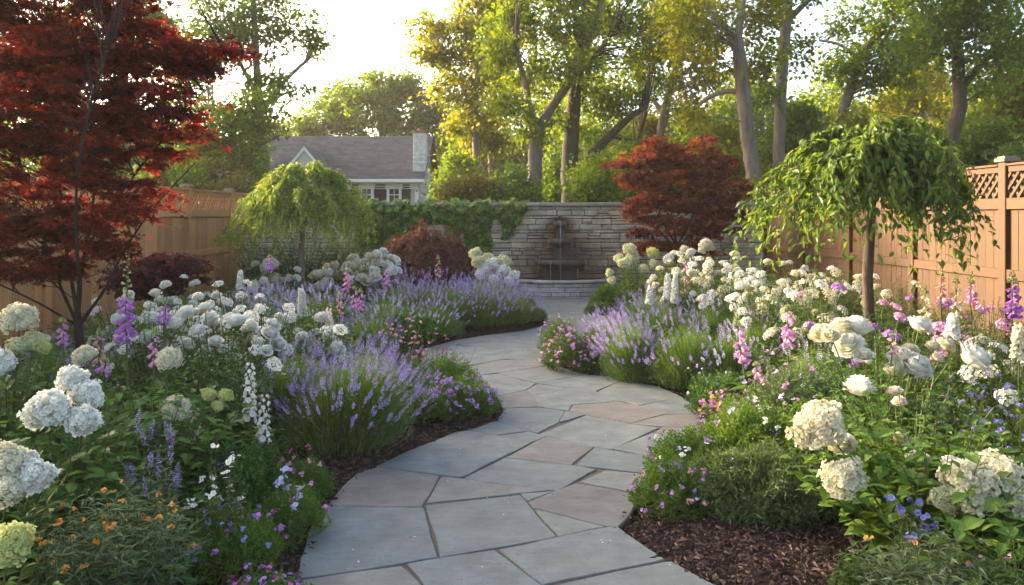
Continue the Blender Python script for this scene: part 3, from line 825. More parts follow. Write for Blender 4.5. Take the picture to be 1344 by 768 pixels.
for a, b in ((475, 488), (510.5, 524.5)):
    xa, xb = hp(a, 0)[0] - hc, hp(b, 0)[0] - hc; c = (xa + xb) / 2; w = (xb - xa) / 2 + .03
    zt, zb2 = hp(0, 241.5)[2] + .15, hp(0, 270)[2] + .15; zc, zh = (zt + zb2) / 2, (zt - zb2) / 2
    mb = MB()
    for dx in (-1, 1): mb.box((c + dx * w, -.06, zc), (.055, .03, zh + .08))
    for dz in (-1, 1): mb.box((c, -.06, zc + dz * (zh + .03)), (w - .056, .03, .05))
    mb.box((c, -.055, zc), (w - .056, .02, .02)); 
    for zz in (zc - zh / 2, zc + zh / 2): mb.box((c, -.050, zz), (.012, .015, zh / 2 - .025))
    wo = obj("window", mb.mesh("window_frame", M_TRIM), house)
    mb = MB(); mb.add([(c - w, -.04, zb2), (c + w, -.04, zb2), (c + w, -.04, zt), (c - w, -.04, zt)], np.array([(0, 1, 2, 3)]))
    obj("pane", mb.mesh("pane", M_GLASS), wo)
    for dx in (-1, 1):
        mb = MB(); mb.box((c + dx * (w + .27), -.05, zc), (.19, .022, zh + .05))
        for k in range(9): mb.box((c + dx * (w + .27), -.076, zc - zh + (k + .5) * 2 * zh / 9), (.15, .006, zh / 9 - .02))
        obj("shutter", mb.mesh("shutter", M_SHUT), house)

# ================================================================ TREES BEYOND THE GARDEN
M_BARK = bark_mat("grey_bark", (.10, .08, .062), (.23, .195, .155), 12)
M_BARKD = bark_mat("dark_bark", (.035, .026, .020), (.085, .064, .048), 14)
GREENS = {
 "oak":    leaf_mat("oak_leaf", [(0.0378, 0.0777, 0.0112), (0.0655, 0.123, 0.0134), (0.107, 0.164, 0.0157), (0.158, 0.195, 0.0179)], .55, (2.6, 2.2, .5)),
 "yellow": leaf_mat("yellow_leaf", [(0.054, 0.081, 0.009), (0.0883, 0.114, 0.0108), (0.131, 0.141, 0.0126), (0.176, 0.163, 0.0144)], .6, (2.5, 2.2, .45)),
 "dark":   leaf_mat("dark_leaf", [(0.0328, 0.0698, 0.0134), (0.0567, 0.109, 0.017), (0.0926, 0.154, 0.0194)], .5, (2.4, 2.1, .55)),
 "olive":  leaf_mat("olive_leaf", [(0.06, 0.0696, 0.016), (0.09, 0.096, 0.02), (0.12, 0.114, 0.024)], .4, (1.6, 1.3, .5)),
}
def crown_mesh(lobes, density, lsize, tmpl=DIA, flat=.75, clump_r=.42, limbs=None, twig_mb=None, r_tw=.018, horiz=.6, front=0.0):
    """leaf clumps through the lobes (centre, radii); thin branches run to each clump from the nearest limb point"""
    mb = MB(); Cs, Rs = [], []
    for c, r in lobes:
        c = np.asarray(c, float); r = np.asarray(r, float)
        n = max(3, int(density * (r[0] * r[1] * r[2]) ** (2 / 3) * 12.5 / (clump_r ** 2) / 1.3))
        u = rdir(n) * (U(.25, 1, n) ** .5)[:, None]
        Cs.append(c + u * r); Rs.append(clump_r * U(.55, 1.35, n))
    Cs = np.concatenate(Cs); Rs = np.concatenate(Rs); n = len(Cs)
    per = np.maximum(12, (105 * (Rs / clump_r) ** 2 * (clump_r / .42) ** 2 * (.12 / lsize) ** 2 * .8)).astype(int)
    own = np.repeat(np.arange(n), per); m = len(own)
    off = RNG.normal(0, .46, (m, 3)) * Rs[own][:, None]; off[:, 2] *= flat
    P = Cs[own] + off
    crown_c = np.mean(Cs, 0)
    out = norm(P - crown_c) * .5 + rdir(m) * .9 + np.array([0, 0, -.25])
    Nn = rdir(m) * (1 - horiz) + np.array([0, 0, 1.0]) * horiz + rdir(m) * .35
    tone = np.clip(U(0, 1, n)[own] * .55 + U(0, .45, m), 0, 1)
    mb.inst(tmpl, P, norm(out), Nn, lsize * U(.65, 1.3, m), lsize * U(.5, .85, m), rnd=tone)
    if limbs is not None and twig_mb is not None:
        LP = np.concatenate(limbs)
        for a in range(0, n, 400):
            C = Cs[a:a + 400]
            dd = np.linalg.norm(C[:, None] - LP[None], axis=2) + np.where(LP[None, :, 2] > C[:, None, 2], .9, 0) + U(0, .5, (len(C), len(LP)))
            S0 = LP[np.argmin(dd, 1)]
            mid = (S0 + C) / 2 + np.array([0, 0, .12]) * np.linalg.norm(C - S0, axis=1)[:, None] + RNG.normal(0, .08, C.shape)
            twig_mb.stems(S0, mid, C, r_tw * np.clip(np.linalg.norm(C - S0, axis=1), .5, 2), r_tw * .25, 5, 4)
    return mb
def limb_pts(pl, d, dj=0.0):
    """(px, py, width px) polyline -> 3D points and radii, smoothed"""
    P = np.array([ppt(a, b, d) for a, b, w in pl]); R = np.array([w * d / FPX / 2 for a, b, w in pl])
    if dj: P[:, 1] += np.linspace(0, dj, len(P)); 
    k = 7; t = np.linspace(0, len(P) - 1, (len(P) - 1) * k + 1)
    i = np.minimum(t.astype(int), len(P) - 2); f = t - i
    Pm = lambda j: P[np.clip(j, 0, len(P) - 1)]
    p0, p1, p2, p3 = Pm(i - 1), Pm(i), Pm(i + 1), Pm(i + 2); f = f[:, None]
    Q = .5 * (2 * p1 + (p2 - p0) * f + (2 * p0 - 5 * p1 + 4 * p2 - p3) * f ** 2 + (3 * p1 - p0 - 3 * p2 + p3) * f ** 3)
    return Q, np.interp(t, np.arange(len(P)), R)
def tree(label, d, trunks, lobes, kind="oak", dens=1.0, ls=.15, group="trees beyond the wall", bark=None, depth=.75, name="broadleaf_tree", cat="tree", cr=.42):
    x, y = trunks[0][0][0], d
    base = ppt(x, HY, d); base[2] = -.16
    t = thing(name, label, cat, tuple(base), group=group)
    mb = MB(); limbs = []
    for i, tr in enumerate(trunks):
        Q, R = limb_pts(tr, d, random.uniform(-1, 1) * (0 if i == 0 else 1.0))
        if i == 0 or tr[0][1] > HY - 25:        # run down to the ground with a flare
            f = Q[0].copy(); f[2] = -.16; f2 = f.copy(); f2[2] = .35
            Q = np.concatenate([[f, f2], Q[Q[:, 2] > .6]]); R = np.concatenate([[R[0] * 1.6, R[0] * 1.15], R[-(len(Q) - 2):]])
        mb.tube(Q - base, R, 10, wob=.07); limbs.append(Q - base)
    L3 = []
    for px, py, rx, ry in lobes:
        c = ppt(px, py, d + random.uniform(-1, 1)); s = d / FPX
        L3.append((c - base, (rx * s, max(rx, ry) * s * depth, ry * s)))
    cm = crown_mesh(L3, dens, ls, limbs=limbs, twig_mb=mb, clump_r=cr)
    obj("trunk", mb.mesh("trunk", bark or M_BARK, True), t)
    obj("crown", cm.mesh("crown", GREENS[kind]), t)
    return t
TL = "trees beyond the garden"
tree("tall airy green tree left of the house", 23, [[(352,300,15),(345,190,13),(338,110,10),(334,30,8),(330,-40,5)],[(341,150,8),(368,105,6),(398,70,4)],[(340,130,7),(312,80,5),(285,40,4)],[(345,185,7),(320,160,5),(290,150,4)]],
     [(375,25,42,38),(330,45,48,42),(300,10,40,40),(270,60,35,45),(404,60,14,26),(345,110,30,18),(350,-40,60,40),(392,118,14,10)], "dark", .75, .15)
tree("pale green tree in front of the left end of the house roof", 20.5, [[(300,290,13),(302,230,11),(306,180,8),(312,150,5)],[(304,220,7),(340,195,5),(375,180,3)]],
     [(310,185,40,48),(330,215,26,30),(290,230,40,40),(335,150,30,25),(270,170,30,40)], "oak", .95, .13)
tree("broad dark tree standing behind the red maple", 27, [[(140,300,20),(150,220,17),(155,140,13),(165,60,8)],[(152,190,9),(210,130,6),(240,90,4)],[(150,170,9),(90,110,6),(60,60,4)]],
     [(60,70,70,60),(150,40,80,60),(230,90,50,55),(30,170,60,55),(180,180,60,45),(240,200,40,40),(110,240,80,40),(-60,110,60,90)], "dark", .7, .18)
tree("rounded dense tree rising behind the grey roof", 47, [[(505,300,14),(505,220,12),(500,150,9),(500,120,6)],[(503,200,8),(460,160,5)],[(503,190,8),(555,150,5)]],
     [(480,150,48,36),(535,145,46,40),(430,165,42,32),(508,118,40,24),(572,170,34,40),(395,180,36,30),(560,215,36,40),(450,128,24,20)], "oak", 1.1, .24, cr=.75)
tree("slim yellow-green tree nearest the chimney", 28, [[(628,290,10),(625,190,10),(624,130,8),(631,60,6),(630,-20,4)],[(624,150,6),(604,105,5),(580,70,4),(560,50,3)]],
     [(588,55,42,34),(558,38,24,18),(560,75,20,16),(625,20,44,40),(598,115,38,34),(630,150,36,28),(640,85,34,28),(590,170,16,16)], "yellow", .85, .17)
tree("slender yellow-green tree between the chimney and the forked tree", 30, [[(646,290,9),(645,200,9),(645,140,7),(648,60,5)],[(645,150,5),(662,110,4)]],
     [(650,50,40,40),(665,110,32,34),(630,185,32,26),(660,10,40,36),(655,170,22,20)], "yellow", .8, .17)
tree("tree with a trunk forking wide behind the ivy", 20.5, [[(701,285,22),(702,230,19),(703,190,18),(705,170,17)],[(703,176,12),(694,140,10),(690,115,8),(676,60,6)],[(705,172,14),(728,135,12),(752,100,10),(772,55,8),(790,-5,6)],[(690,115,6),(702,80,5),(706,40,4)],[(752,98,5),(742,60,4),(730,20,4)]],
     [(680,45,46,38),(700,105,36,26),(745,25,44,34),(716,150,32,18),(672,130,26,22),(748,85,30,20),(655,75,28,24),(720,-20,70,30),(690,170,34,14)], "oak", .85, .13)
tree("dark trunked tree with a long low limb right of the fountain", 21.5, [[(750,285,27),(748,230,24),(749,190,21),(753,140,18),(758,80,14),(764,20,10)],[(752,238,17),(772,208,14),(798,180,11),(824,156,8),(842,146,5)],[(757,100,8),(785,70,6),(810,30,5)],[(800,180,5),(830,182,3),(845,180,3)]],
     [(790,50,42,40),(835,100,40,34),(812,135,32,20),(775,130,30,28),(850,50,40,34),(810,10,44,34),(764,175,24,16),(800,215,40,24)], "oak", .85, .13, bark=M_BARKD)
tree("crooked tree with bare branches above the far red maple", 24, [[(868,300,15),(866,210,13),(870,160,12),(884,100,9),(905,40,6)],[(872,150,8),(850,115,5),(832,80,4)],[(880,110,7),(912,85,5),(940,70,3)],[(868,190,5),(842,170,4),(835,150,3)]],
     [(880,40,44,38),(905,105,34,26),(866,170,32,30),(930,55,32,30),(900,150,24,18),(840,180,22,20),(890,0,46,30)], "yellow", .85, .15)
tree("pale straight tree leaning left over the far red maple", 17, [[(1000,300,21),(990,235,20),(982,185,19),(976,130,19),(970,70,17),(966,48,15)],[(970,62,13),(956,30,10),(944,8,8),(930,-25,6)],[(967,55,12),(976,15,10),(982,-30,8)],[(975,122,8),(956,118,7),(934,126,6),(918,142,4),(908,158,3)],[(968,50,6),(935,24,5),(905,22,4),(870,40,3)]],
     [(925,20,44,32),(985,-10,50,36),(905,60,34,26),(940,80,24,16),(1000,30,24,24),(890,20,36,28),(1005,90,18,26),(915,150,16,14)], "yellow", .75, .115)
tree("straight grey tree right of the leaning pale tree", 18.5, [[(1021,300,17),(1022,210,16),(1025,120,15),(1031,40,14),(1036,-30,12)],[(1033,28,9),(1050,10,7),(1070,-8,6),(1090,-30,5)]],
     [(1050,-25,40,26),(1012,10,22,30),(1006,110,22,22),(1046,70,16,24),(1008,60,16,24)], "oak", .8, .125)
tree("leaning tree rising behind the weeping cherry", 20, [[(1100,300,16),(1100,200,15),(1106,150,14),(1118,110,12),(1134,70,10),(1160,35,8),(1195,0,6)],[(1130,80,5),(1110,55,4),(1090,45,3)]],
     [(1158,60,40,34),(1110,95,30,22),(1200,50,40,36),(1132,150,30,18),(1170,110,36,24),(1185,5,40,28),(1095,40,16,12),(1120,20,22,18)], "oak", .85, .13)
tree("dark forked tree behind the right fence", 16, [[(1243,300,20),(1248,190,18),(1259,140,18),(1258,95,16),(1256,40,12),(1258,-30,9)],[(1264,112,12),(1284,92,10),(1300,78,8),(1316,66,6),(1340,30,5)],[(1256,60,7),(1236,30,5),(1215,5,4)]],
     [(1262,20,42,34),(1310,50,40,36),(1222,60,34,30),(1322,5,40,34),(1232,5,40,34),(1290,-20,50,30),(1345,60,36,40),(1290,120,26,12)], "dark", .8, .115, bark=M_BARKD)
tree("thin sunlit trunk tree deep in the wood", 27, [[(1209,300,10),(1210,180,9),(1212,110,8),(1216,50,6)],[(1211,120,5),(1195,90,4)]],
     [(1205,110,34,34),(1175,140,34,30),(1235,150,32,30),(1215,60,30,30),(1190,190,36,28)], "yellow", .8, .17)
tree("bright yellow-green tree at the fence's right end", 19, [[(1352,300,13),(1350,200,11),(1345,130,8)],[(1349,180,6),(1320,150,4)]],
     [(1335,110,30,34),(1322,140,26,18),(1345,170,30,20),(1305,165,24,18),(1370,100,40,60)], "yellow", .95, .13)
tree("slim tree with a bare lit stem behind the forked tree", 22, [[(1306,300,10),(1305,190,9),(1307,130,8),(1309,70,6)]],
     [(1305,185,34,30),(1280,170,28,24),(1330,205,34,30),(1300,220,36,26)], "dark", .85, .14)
# lower growth between the trunks
UG = [("olive rounded shrub tree behind the ivy", 622, 262, 44, 44, 19, "olive", .09),
      ("green bushy tree right of the chimney", 598, 240, 26, 52, 26, "oak", .14), ("leafy green bush under the forked tree", 668, 245, 32, 36, 18.5, "dark", .10),
      ("dark bush in the gap between the two big trunks", 727, 236, 26, 46, 23, "dark", .12), ("bright green bush behind the fountain wall", 782, 240, 32, 36, 18, "oak", .10),
      ("green thicket left of the far red maple", 835, 225, 36, 52, 20, "dark", .12), ("thicket behind the far red maple", 905, 205, 46, 62, 21, "oak", .13),
      ("yellow-green bush behind the leaning pale tree", 955, 205, 34, 50, 19.5, "yellow", .11), ("tall dark bush between the two straight trunks", 1052, 190, 44, 76, 23, "dark", .13),
      ("small yellow-lit bush at the foot of the grey tree", 1008, 245, 30, 26, 17.5, "yellow", .10), ("dense thicket behind the weeping cherry", 1140, 215, 54, 60, 24, "dark", .13),
      ("green thicket beyond the weeping cherry", 1205, 225, 44, 56, 19, "dark", .12), ("dark bush under the forked tree", 1285, 200, 46, 50, 17.5, "dark", .11),
      ("dark bush at the right edge behind the fence", 1352, 215, 46, 46, 15, "dark", .10), ("low green bush behind the left fence", 285, 240, 40, 30, 18.5, "olive", .10),
      ("low bush by the left fence end", 345, 245, 30, 30, 19.5, "dark", .10), ("green bush behind the left fence posts", 225, 225, 46, 40, 19, "oak", .11),
      ("dark bush behind the red maple and fence", 95, 235, 60, 40, 18, "dark", .11)]
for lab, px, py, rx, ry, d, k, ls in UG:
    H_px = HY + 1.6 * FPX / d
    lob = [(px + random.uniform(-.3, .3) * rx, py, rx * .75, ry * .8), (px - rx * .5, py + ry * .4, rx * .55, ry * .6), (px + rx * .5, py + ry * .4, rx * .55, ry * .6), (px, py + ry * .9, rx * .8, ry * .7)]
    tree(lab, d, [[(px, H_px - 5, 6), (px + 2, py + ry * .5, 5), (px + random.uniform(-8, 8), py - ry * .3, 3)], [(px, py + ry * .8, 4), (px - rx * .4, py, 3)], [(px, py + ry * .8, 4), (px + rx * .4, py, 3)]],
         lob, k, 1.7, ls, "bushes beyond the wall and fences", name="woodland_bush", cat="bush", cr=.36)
# the far wood, one mass
lob = []
for i in range(57):
    px = (-50 + i * 30) + random.uniform(-14, 14)
    d = random.uniform(36, 46)
    if 372 < px < 585: d = random.uniform(54, 60); top = random.uniform(3, 4.5)
    else: top = random.uniform(6, 10) if px > 600 else random.uniform(4, 7)
    c = ppt(px, HY, d); s_ = d / FPX * 34
    lob.append(((c[0], d, top * .28), (s_ * 1.3, 2.2, top * .42)))
    lob.append(((c[0] + random.uniform(-1, 1), d + 1, top * .72), (s_, 2.0, top * .34)))
cm = crown_mesh(lob, .75, .30, clump_r=.85)
tag(obj("distant_wood", cm.mesh("distant_wood", GREENS["oak"])), "far-off green wood closing the view behind the trees", "wood", kind="stuff")

# ---------------------------------------------------------------- ivy on the wall
M_IVY = leaf_mat("ivy_leaf", [(0.0378, 0.081, 0.0189), (0.0675, 0.135, 0.0243), (0.115, 0.203, 0.0324), (0.189, 0.27, 0.0405)], .35, (1.6, 1.5, .5), .4)
ub = np.array([(478,322),(500,320),(515,316),(530,310),(545,302),(556,290),(570,287),(586,290),(590,312),(600,322),(604,300),(609,288),(613,325),(622,338),(640,338),(646,318),(650,300),(656,296),(662,312),(672,302),(680,290),(688,276),(694,268)], float)
n = 34000
px, py = U(470, 696, n), U(263, 340, n)
lim = np.interp(px, ub[:, 0], ub[:, 1]) + RNG.normal(0, 2.5, n)
k = py < lim
hole = (np.abs(px - 652) < 10 - np.abs(py - 303) * .22) & (py > 282) & (py < 330)
hole |= (np.hypot((px - 632) / 7, (py - 300) / 12) < 1) & (U(0, 1, n) < .7)
k &= ~hole
k &= U(0, 1, n) < np.clip(1.2 - (py - 262) / 110, .35, 1)
px, py = px[k], py[k]; n = len(px)
thick = np.clip(.24 - (py - 262) * .003, .07, .24) * (.65 + .5 * np.sin(px * .21) * np.sin(py * .33 + px * .07) + .25 * np.sin(px * .53 + 1))
yy = WY - .02 - thick * U(0, 1, n) ** 1.5
P = np.stack([(px - CX) * WY / FPX, yy, EYE - (py - HY) * WY / FPX], 1)
topm = P[:, 2] > WH - .02
P[topm, 1] += U(0, .34, topm.sum()); P[:, 2] += np.where(topm, U(-.06, .02, n) + .03 * np.sin(px * .17) + .03 * np.sin(px * .41 + 2), 0)
base = np.array([-1.1, WY, 0.0])
iv = thing("ivy", "green ivy spilling over the top of the stone wall", "ivy", tuple(base))
mb = MB()
D = np.stack([U(-.7, .7, n), U(-.5, -.1, n), U(-1, .1, n)], 1)
Nn = np.stack([U(-.5, .5, n), np.full(n, -1.0), U(.2, 1, n)], 1); Nn[topm] += [0, .6, 1.5]
HEART = (np.array([(0, .08, 0), (-.42, -.04, .05), (-.5, .32, .05), (0, 1, -.08), (.5, .32, .05), (.42, -.04, .05)], float), np.array([(0, 3, 2, 1), (0, 5, 4, 3)]))
mb.inst(HEART, P - base, D, Nn, U(.045, .085, n), U(.045, .08, n))
obj("foliage", mb.mesh("ivy_leaves", M_IVY), iv)
mb = MB(); ns = 60; px = U(480, 688, ns)
lo = np.interp(px, ub[:, 0], ub[:, 1]) - 4
A = np.stack([(px - CX) * WY / FPX, np.full(ns, WY - .012), np.full(ns, WH)], 1); B = A.copy(); B[:, 0] += U(-.12, .12, ns); B[:, 2] = EYE - (lo - HY) * WY / FPX
mb.stems(A - base, (A + B) / 2 + RNG.normal(0, .03, A.shape) * [1, .1, 1] - base, B - base, .007, .003, 5, 4)
obj("stem", mb.mesh("ivy_stems", M_BARKD), iv)

# ================================================================ SMALL TREES IN THE GARDEN
M_RED = leaf_mat("red_maple_leaf", [(0.0267, 0.00636, 0.00516), (0.0571, 0.00926, 0.00646), (0.114, 0.015, 0.00842), (0.198, 0.0242, 0.0129), (0.259, 0.039, 0.0161)], .45, (1.9, .85, .8), .45, 0)
M_ORANGE = leaf_mat("orange_maple_leaf", [(.045, .012, .014), (.085, .017, .016), (.15, .030, .016), (.24, .065, .018), (.26, .12, .022)], .45, (1.7, 1.2, .7), .5, 0)
M_DOME = leaf_mat("laceleaf", [(0.0608, 0.0239, 0.02), (0.105, 0.0419, 0.0286), (0.155, 0.0673, 0.04), (0.199, 0.102, 0.0501)], .4, (1.5, 1.1, .9), .5, 0)
M_MBARK = bark_mat("maple_bark", (.022, .015, .012), (.055, .036, .028), 22, .0)
def maple(label, d, trunks, tiers, mat, ls, n_per, name="japanese_maple", dep=.8, tmpl=PALM, cr=.30, sag=.16):
    """layered maple: many flat sprays of leaves along twigs"""
    base = ppt(trunks[0][0][0], HY, d); base[2] = 0
    t = thing(name, label, "tree", tuple(base))
    mb = MB(); limbs = []
    for i, tr in enumerate(trunks):
        Q, R = limb_pts([q[:3] for q in tr], d)
        if i == 0:
            f = Q[0].copy(); f[2] = -.02; Q = np.concatenate([[f], Q]); R = np.concatenate([[R[0] * 1.25], R])
        else: Q[:, 1] += np.linspace(0, tr[-1][3] if len(tr[-1]) > 3 else random.uniform(-.8, .8), len(Q)) * 1.0
        mb.tube(Q - base, R * (.8 if i == 0 else .62), 9, wob=.06); limbs.append(Q - base)
    s = d / FPX; Cs, Rs = [], []
    for px, py, rx, ry, n in tiers:
        c = ppt(px, py, d) - base
        u = rdir(n) * (U(.1, 1, n) ** .45)[:, None]
        Cs.append(c + u * np.array([rx * s, max(rx, ry) * s * dep, ry * s])); Rs.append(cr * U(.6, 1.3, n))
    Cs, Rs = np.concatenate(Cs), np.concatenate(Rs); n = len(Cs)
    LP = np.concatenate(limbs)
    dd = np.linalg.norm(Cs[:, None] - LP[None], axis=2) + np.where(LP[None, :, 2] > Cs[:, None, 2] - .05, .5, 0) + U(0, .45, (n, len(LP)))
    S0 = LP[np.argmin(dd, 1)]; ln = np.linalg.norm(Cs - S0, axis=1)
    mid = (S0 + Cs) / 2 + np.array([0, 0, .16]) * ln[:, None] + RNG.normal(0, .075, Cs.shape)
    mb.stems(S0, mid, Cs, .003 + .003 * np.clip(ln, 0, 1.4), .0014, 6, 5)
    # twigs of each spray fan outwards, then droop
    out = Cs - np.array([0, 0, 0.0]); out[:, 2] = 0; out = norm(out + rdir(n) * .5)
    k = 5; own = np.repeat(np.arange(n), k)
    ang = np.tile(np.linspace(-1.25, 1.25, k), n) + RNG.normal(0, .25, n * k)
    o = out[own]; dirs = np.stack([o[:, 0] * np.cos(ang) - o[:, 1] * np.sin(ang), o[:, 0] * np.sin(ang) + o[:, 1] * np.cos(ang), U(-.05, .22, n * k)], 1)
    L_ = Rs[own] * U(.7, 1.2, n * k) * 1.25
    T0 = Cs[own]; T2 = T0 + dirs * L_[:, None] - np.array([0, 0, 1]) * (sag * L_)[:, None]; T1 = (T0 + T2) / 2 + np.array([0, 0, .12]) * L_[:, None]
    mb.stems(T0, T1, T2, .0022, .0009, 3, 3)
    obj("trunk", mb.mesh("trunk", M_MBARK, True), t)
    lm = MB(); m = n * k * n_per
    tw = np.repeat(np.arange(n * k), n_per); tt = U(.02, 1.05, m)[:, None]
    P = (1 - tt) ** 2 * T0[tw] + 2 * tt * (1 - tt) * T1[tw] + tt ** 2 * T2[tw] + RNG.normal(0, 1, (m, 3)) * np.array([.036, .036, .02]) * (cr / .3)
    D = norm(dirs[tw] * .5 + rdir(m) * .8 + [0, 0, -.35]); Nn = np.array([0, 0, 1.0]) + rdir(m) * .55
    tone = np.clip(np.repeat(U(0, .6, n), k * n_per) + U(-.05, .45, m), 0, 1)
    lm.inst(tmpl, P, D, Nn, ls * U(.6, 1.25, m), ls * U(.7, 1.2, m), rnd=tone)
    obj("crown", lm.mesh("crown", mat), t)
    return t
maple("large dark red japanese maple in the left bed", 5.6,
  [[(104,492,15),(105,455,14),(103,428,14),(100,412,13)],
   [(101,418,9),(88,370,7),(72,310,5.5),(60,240,4),(52,150,3),(46,60,2)],
   [(100,420,10),(95,370,8),(98,300,6.5),(100,220,5),(112,130,4),(120,40,2.5,.5)],
   [(103,420,10),(117,370,8),(124,310,7),(138,230,5),(165,150,4),(200,80,2.5,-.6)],
   [(104,424,8),(128,385,6),(150,330,5),(185,270,3.5),(235,210,2.5,.3)],
   [(99,422,8),(72,385,6),(45,340,5),(15,280,4),(-20,200,3,.4)],
   [(104,430,6),(132,405,4),(165,370,3),(200,345,2,-.4)],
   [(99,425,6),(70,395,4),(30,365,3),(-10,345,2,-.5)],
   [(112,330,5),(150,270,4),(205,200,3),(265,130,2.2),(310,80,1.4,-.1)]],
  [(60,20,95,75,60),(150,55,80,60,50),(0,130,95,80,54),(95,135,105,70,66),(180,110,66,55,36),(225,75,32,26,14),(252,76,34,20,9),(60,220,105,60,46),(145,205,66,50,30),
   (225,165,36,28,13),(10,300,85,34,36),(95,290,80,28,22),(60,345,70,24,14),(175,265,40,18,8),(20,345,55,20,14),(150,325,46,14,8),(120,-70,130,60,60),(-60,0,90,110,50),(-70,200,80,110,44),(290,66,16,12,3)],
  M_RED, .040, 15, dep=.7, cr=.21)
maple("orange-red japanese maple in front of the right end of the stone wall", 13.6,
  [[(888,350,9),(888,330,8),(888,318,8)],[(888,322,5),(872,290,4),(862,250,3),(850,215,2)],[(888,322,5),(884,280,4),(880,230,3),(876,195,2,.5)],[(889,322,5),(906,285,4),(925,240,3),(940,205,2,-.4)],[(889,325,4),(918,300,3),(950,275,2,.3)],[(887,325,4),(858,300,3),(832,285,2,-.3)]],
  [(865,210,34,16,20),(900,205,36,18,20),(930,220,34,20,20),(850,235,34,13,20),(895,240,56,18,34),(945,250,34,18,20),(858,262,38,10,20),(905,268,52,14,28),(945,285,34,14,18),(836,275,24,8,8),(880,292,42,10,16),(920,305,40,12,16),(846,305,22,7,5),(862,325,30,10,10),(830,215,18,10,6),(868,188,20,8,5),(928,188,18,8,4),(915,325,34,12,10)],
  M_ORANGE, .075, 12, dep=.7, cr=.26)
maple("dark reddish shrub maple low against the left fence", 9.0,
  [[(205,400,7),(205,385,6)],[(205,390,4),(190,360,3),(178,345,2)],[(205,390,4),(222,362,3),(240,345,2,.3)],[(205,388,4),(208,350,2)]],
  [(200,350,30,12,16),(232,345,26,14,16),(222,368,34,14,18),(185,368,30,16,16),(205,385,38,12,14),(160,365,24,14,9),(247,362,12,14,6)],
  leaf_mat("purple_maple_leaf", [(.035, .012, .014), (.07, .018, .02), (.12, .03, .028), (.16, .05, .04)], .4, (1.5, 1.0, .9), .5, 0), .05, 14, name="shrub_maple", cr=.2)

# mounded laceleaf maple
d = 13.8; base = ppt(556, HY, d); base[2] = 0
t = thing("laceleaf_maple", "rounded mound of brownish red laceleaf maple below the ivy", "shrub", tuple(base))
R_, H_ = 66 * d / FPX, 1.14
n = 420
a, q = U(0, 2 * math.pi, n), U(.12, 1, n) ** .6
q[:30] = U(0, .3, 30)
topz = H_ * np.sqrt(np.maximum(1 - q ** 2.4 * .8, .02)) * U(.74, 1.06, n) * (1 + .03 * np.sin(a * 3 + 1) + .05 * np.sin(a * 7))
P1 = np.stack([np.cos(a) * q * R_, np.sin(a) * q * R_ * .8, topz], 1)
P0 = P1 * [.12, .12, 0] + [0, 0, .25]
P2 = P1 + np.stack([np.cos(a) * .22, np.sin(a) * .18, -U(.15, .5, n)], 1); P2[:, 2] = np.maximum(P2[:, 2], .1)
Pc = P1 * [.75, .75, 0] + np.c_[np.zeros((n, 2)), topz * 1.12]
mb = MB(); mb.stems(P0, Pc * [.6, .6, 1], P1, .008, .003, 6, 4); mb.stems(P1, P1 + (P2 - P1) * [.7, .7, .2], P2, .003, .001, 3, 3)
mb.tube(np.array([(0, 0, 0), (0.02, 0, .15), (.0, .02, .35)]), np.array([.06, .05, .045]), 8)
obj("trunk", mb.mesh("trunk", M_MBARK, True), t)
m = n * 42; w = np.repeat(np.arange(n), 42); tt = U(-.35, 1.05, m)[:, None]
P = P1[w] + (P2 - P1)[w] * tt + RNG.normal(0, .045, (m, 3)); P[:, 2] -= tt[:, 0] ** 2 * .05
D = norm((P2 - P1)[w] + rdir(m) * .25 + [0, 0, -.15])
mb = MB(); mb.inst(palm(7, .07), P, D, rdir(m) * .6 + norm(P) , U(.05, .095, m), U(.05, .09, m), rnd=np.clip(np.repeat(U(0, .5, n), 42) + U(0, .5, m), 0, 1))
obj("crown", mb.mesh("crown", M_DOME), t)

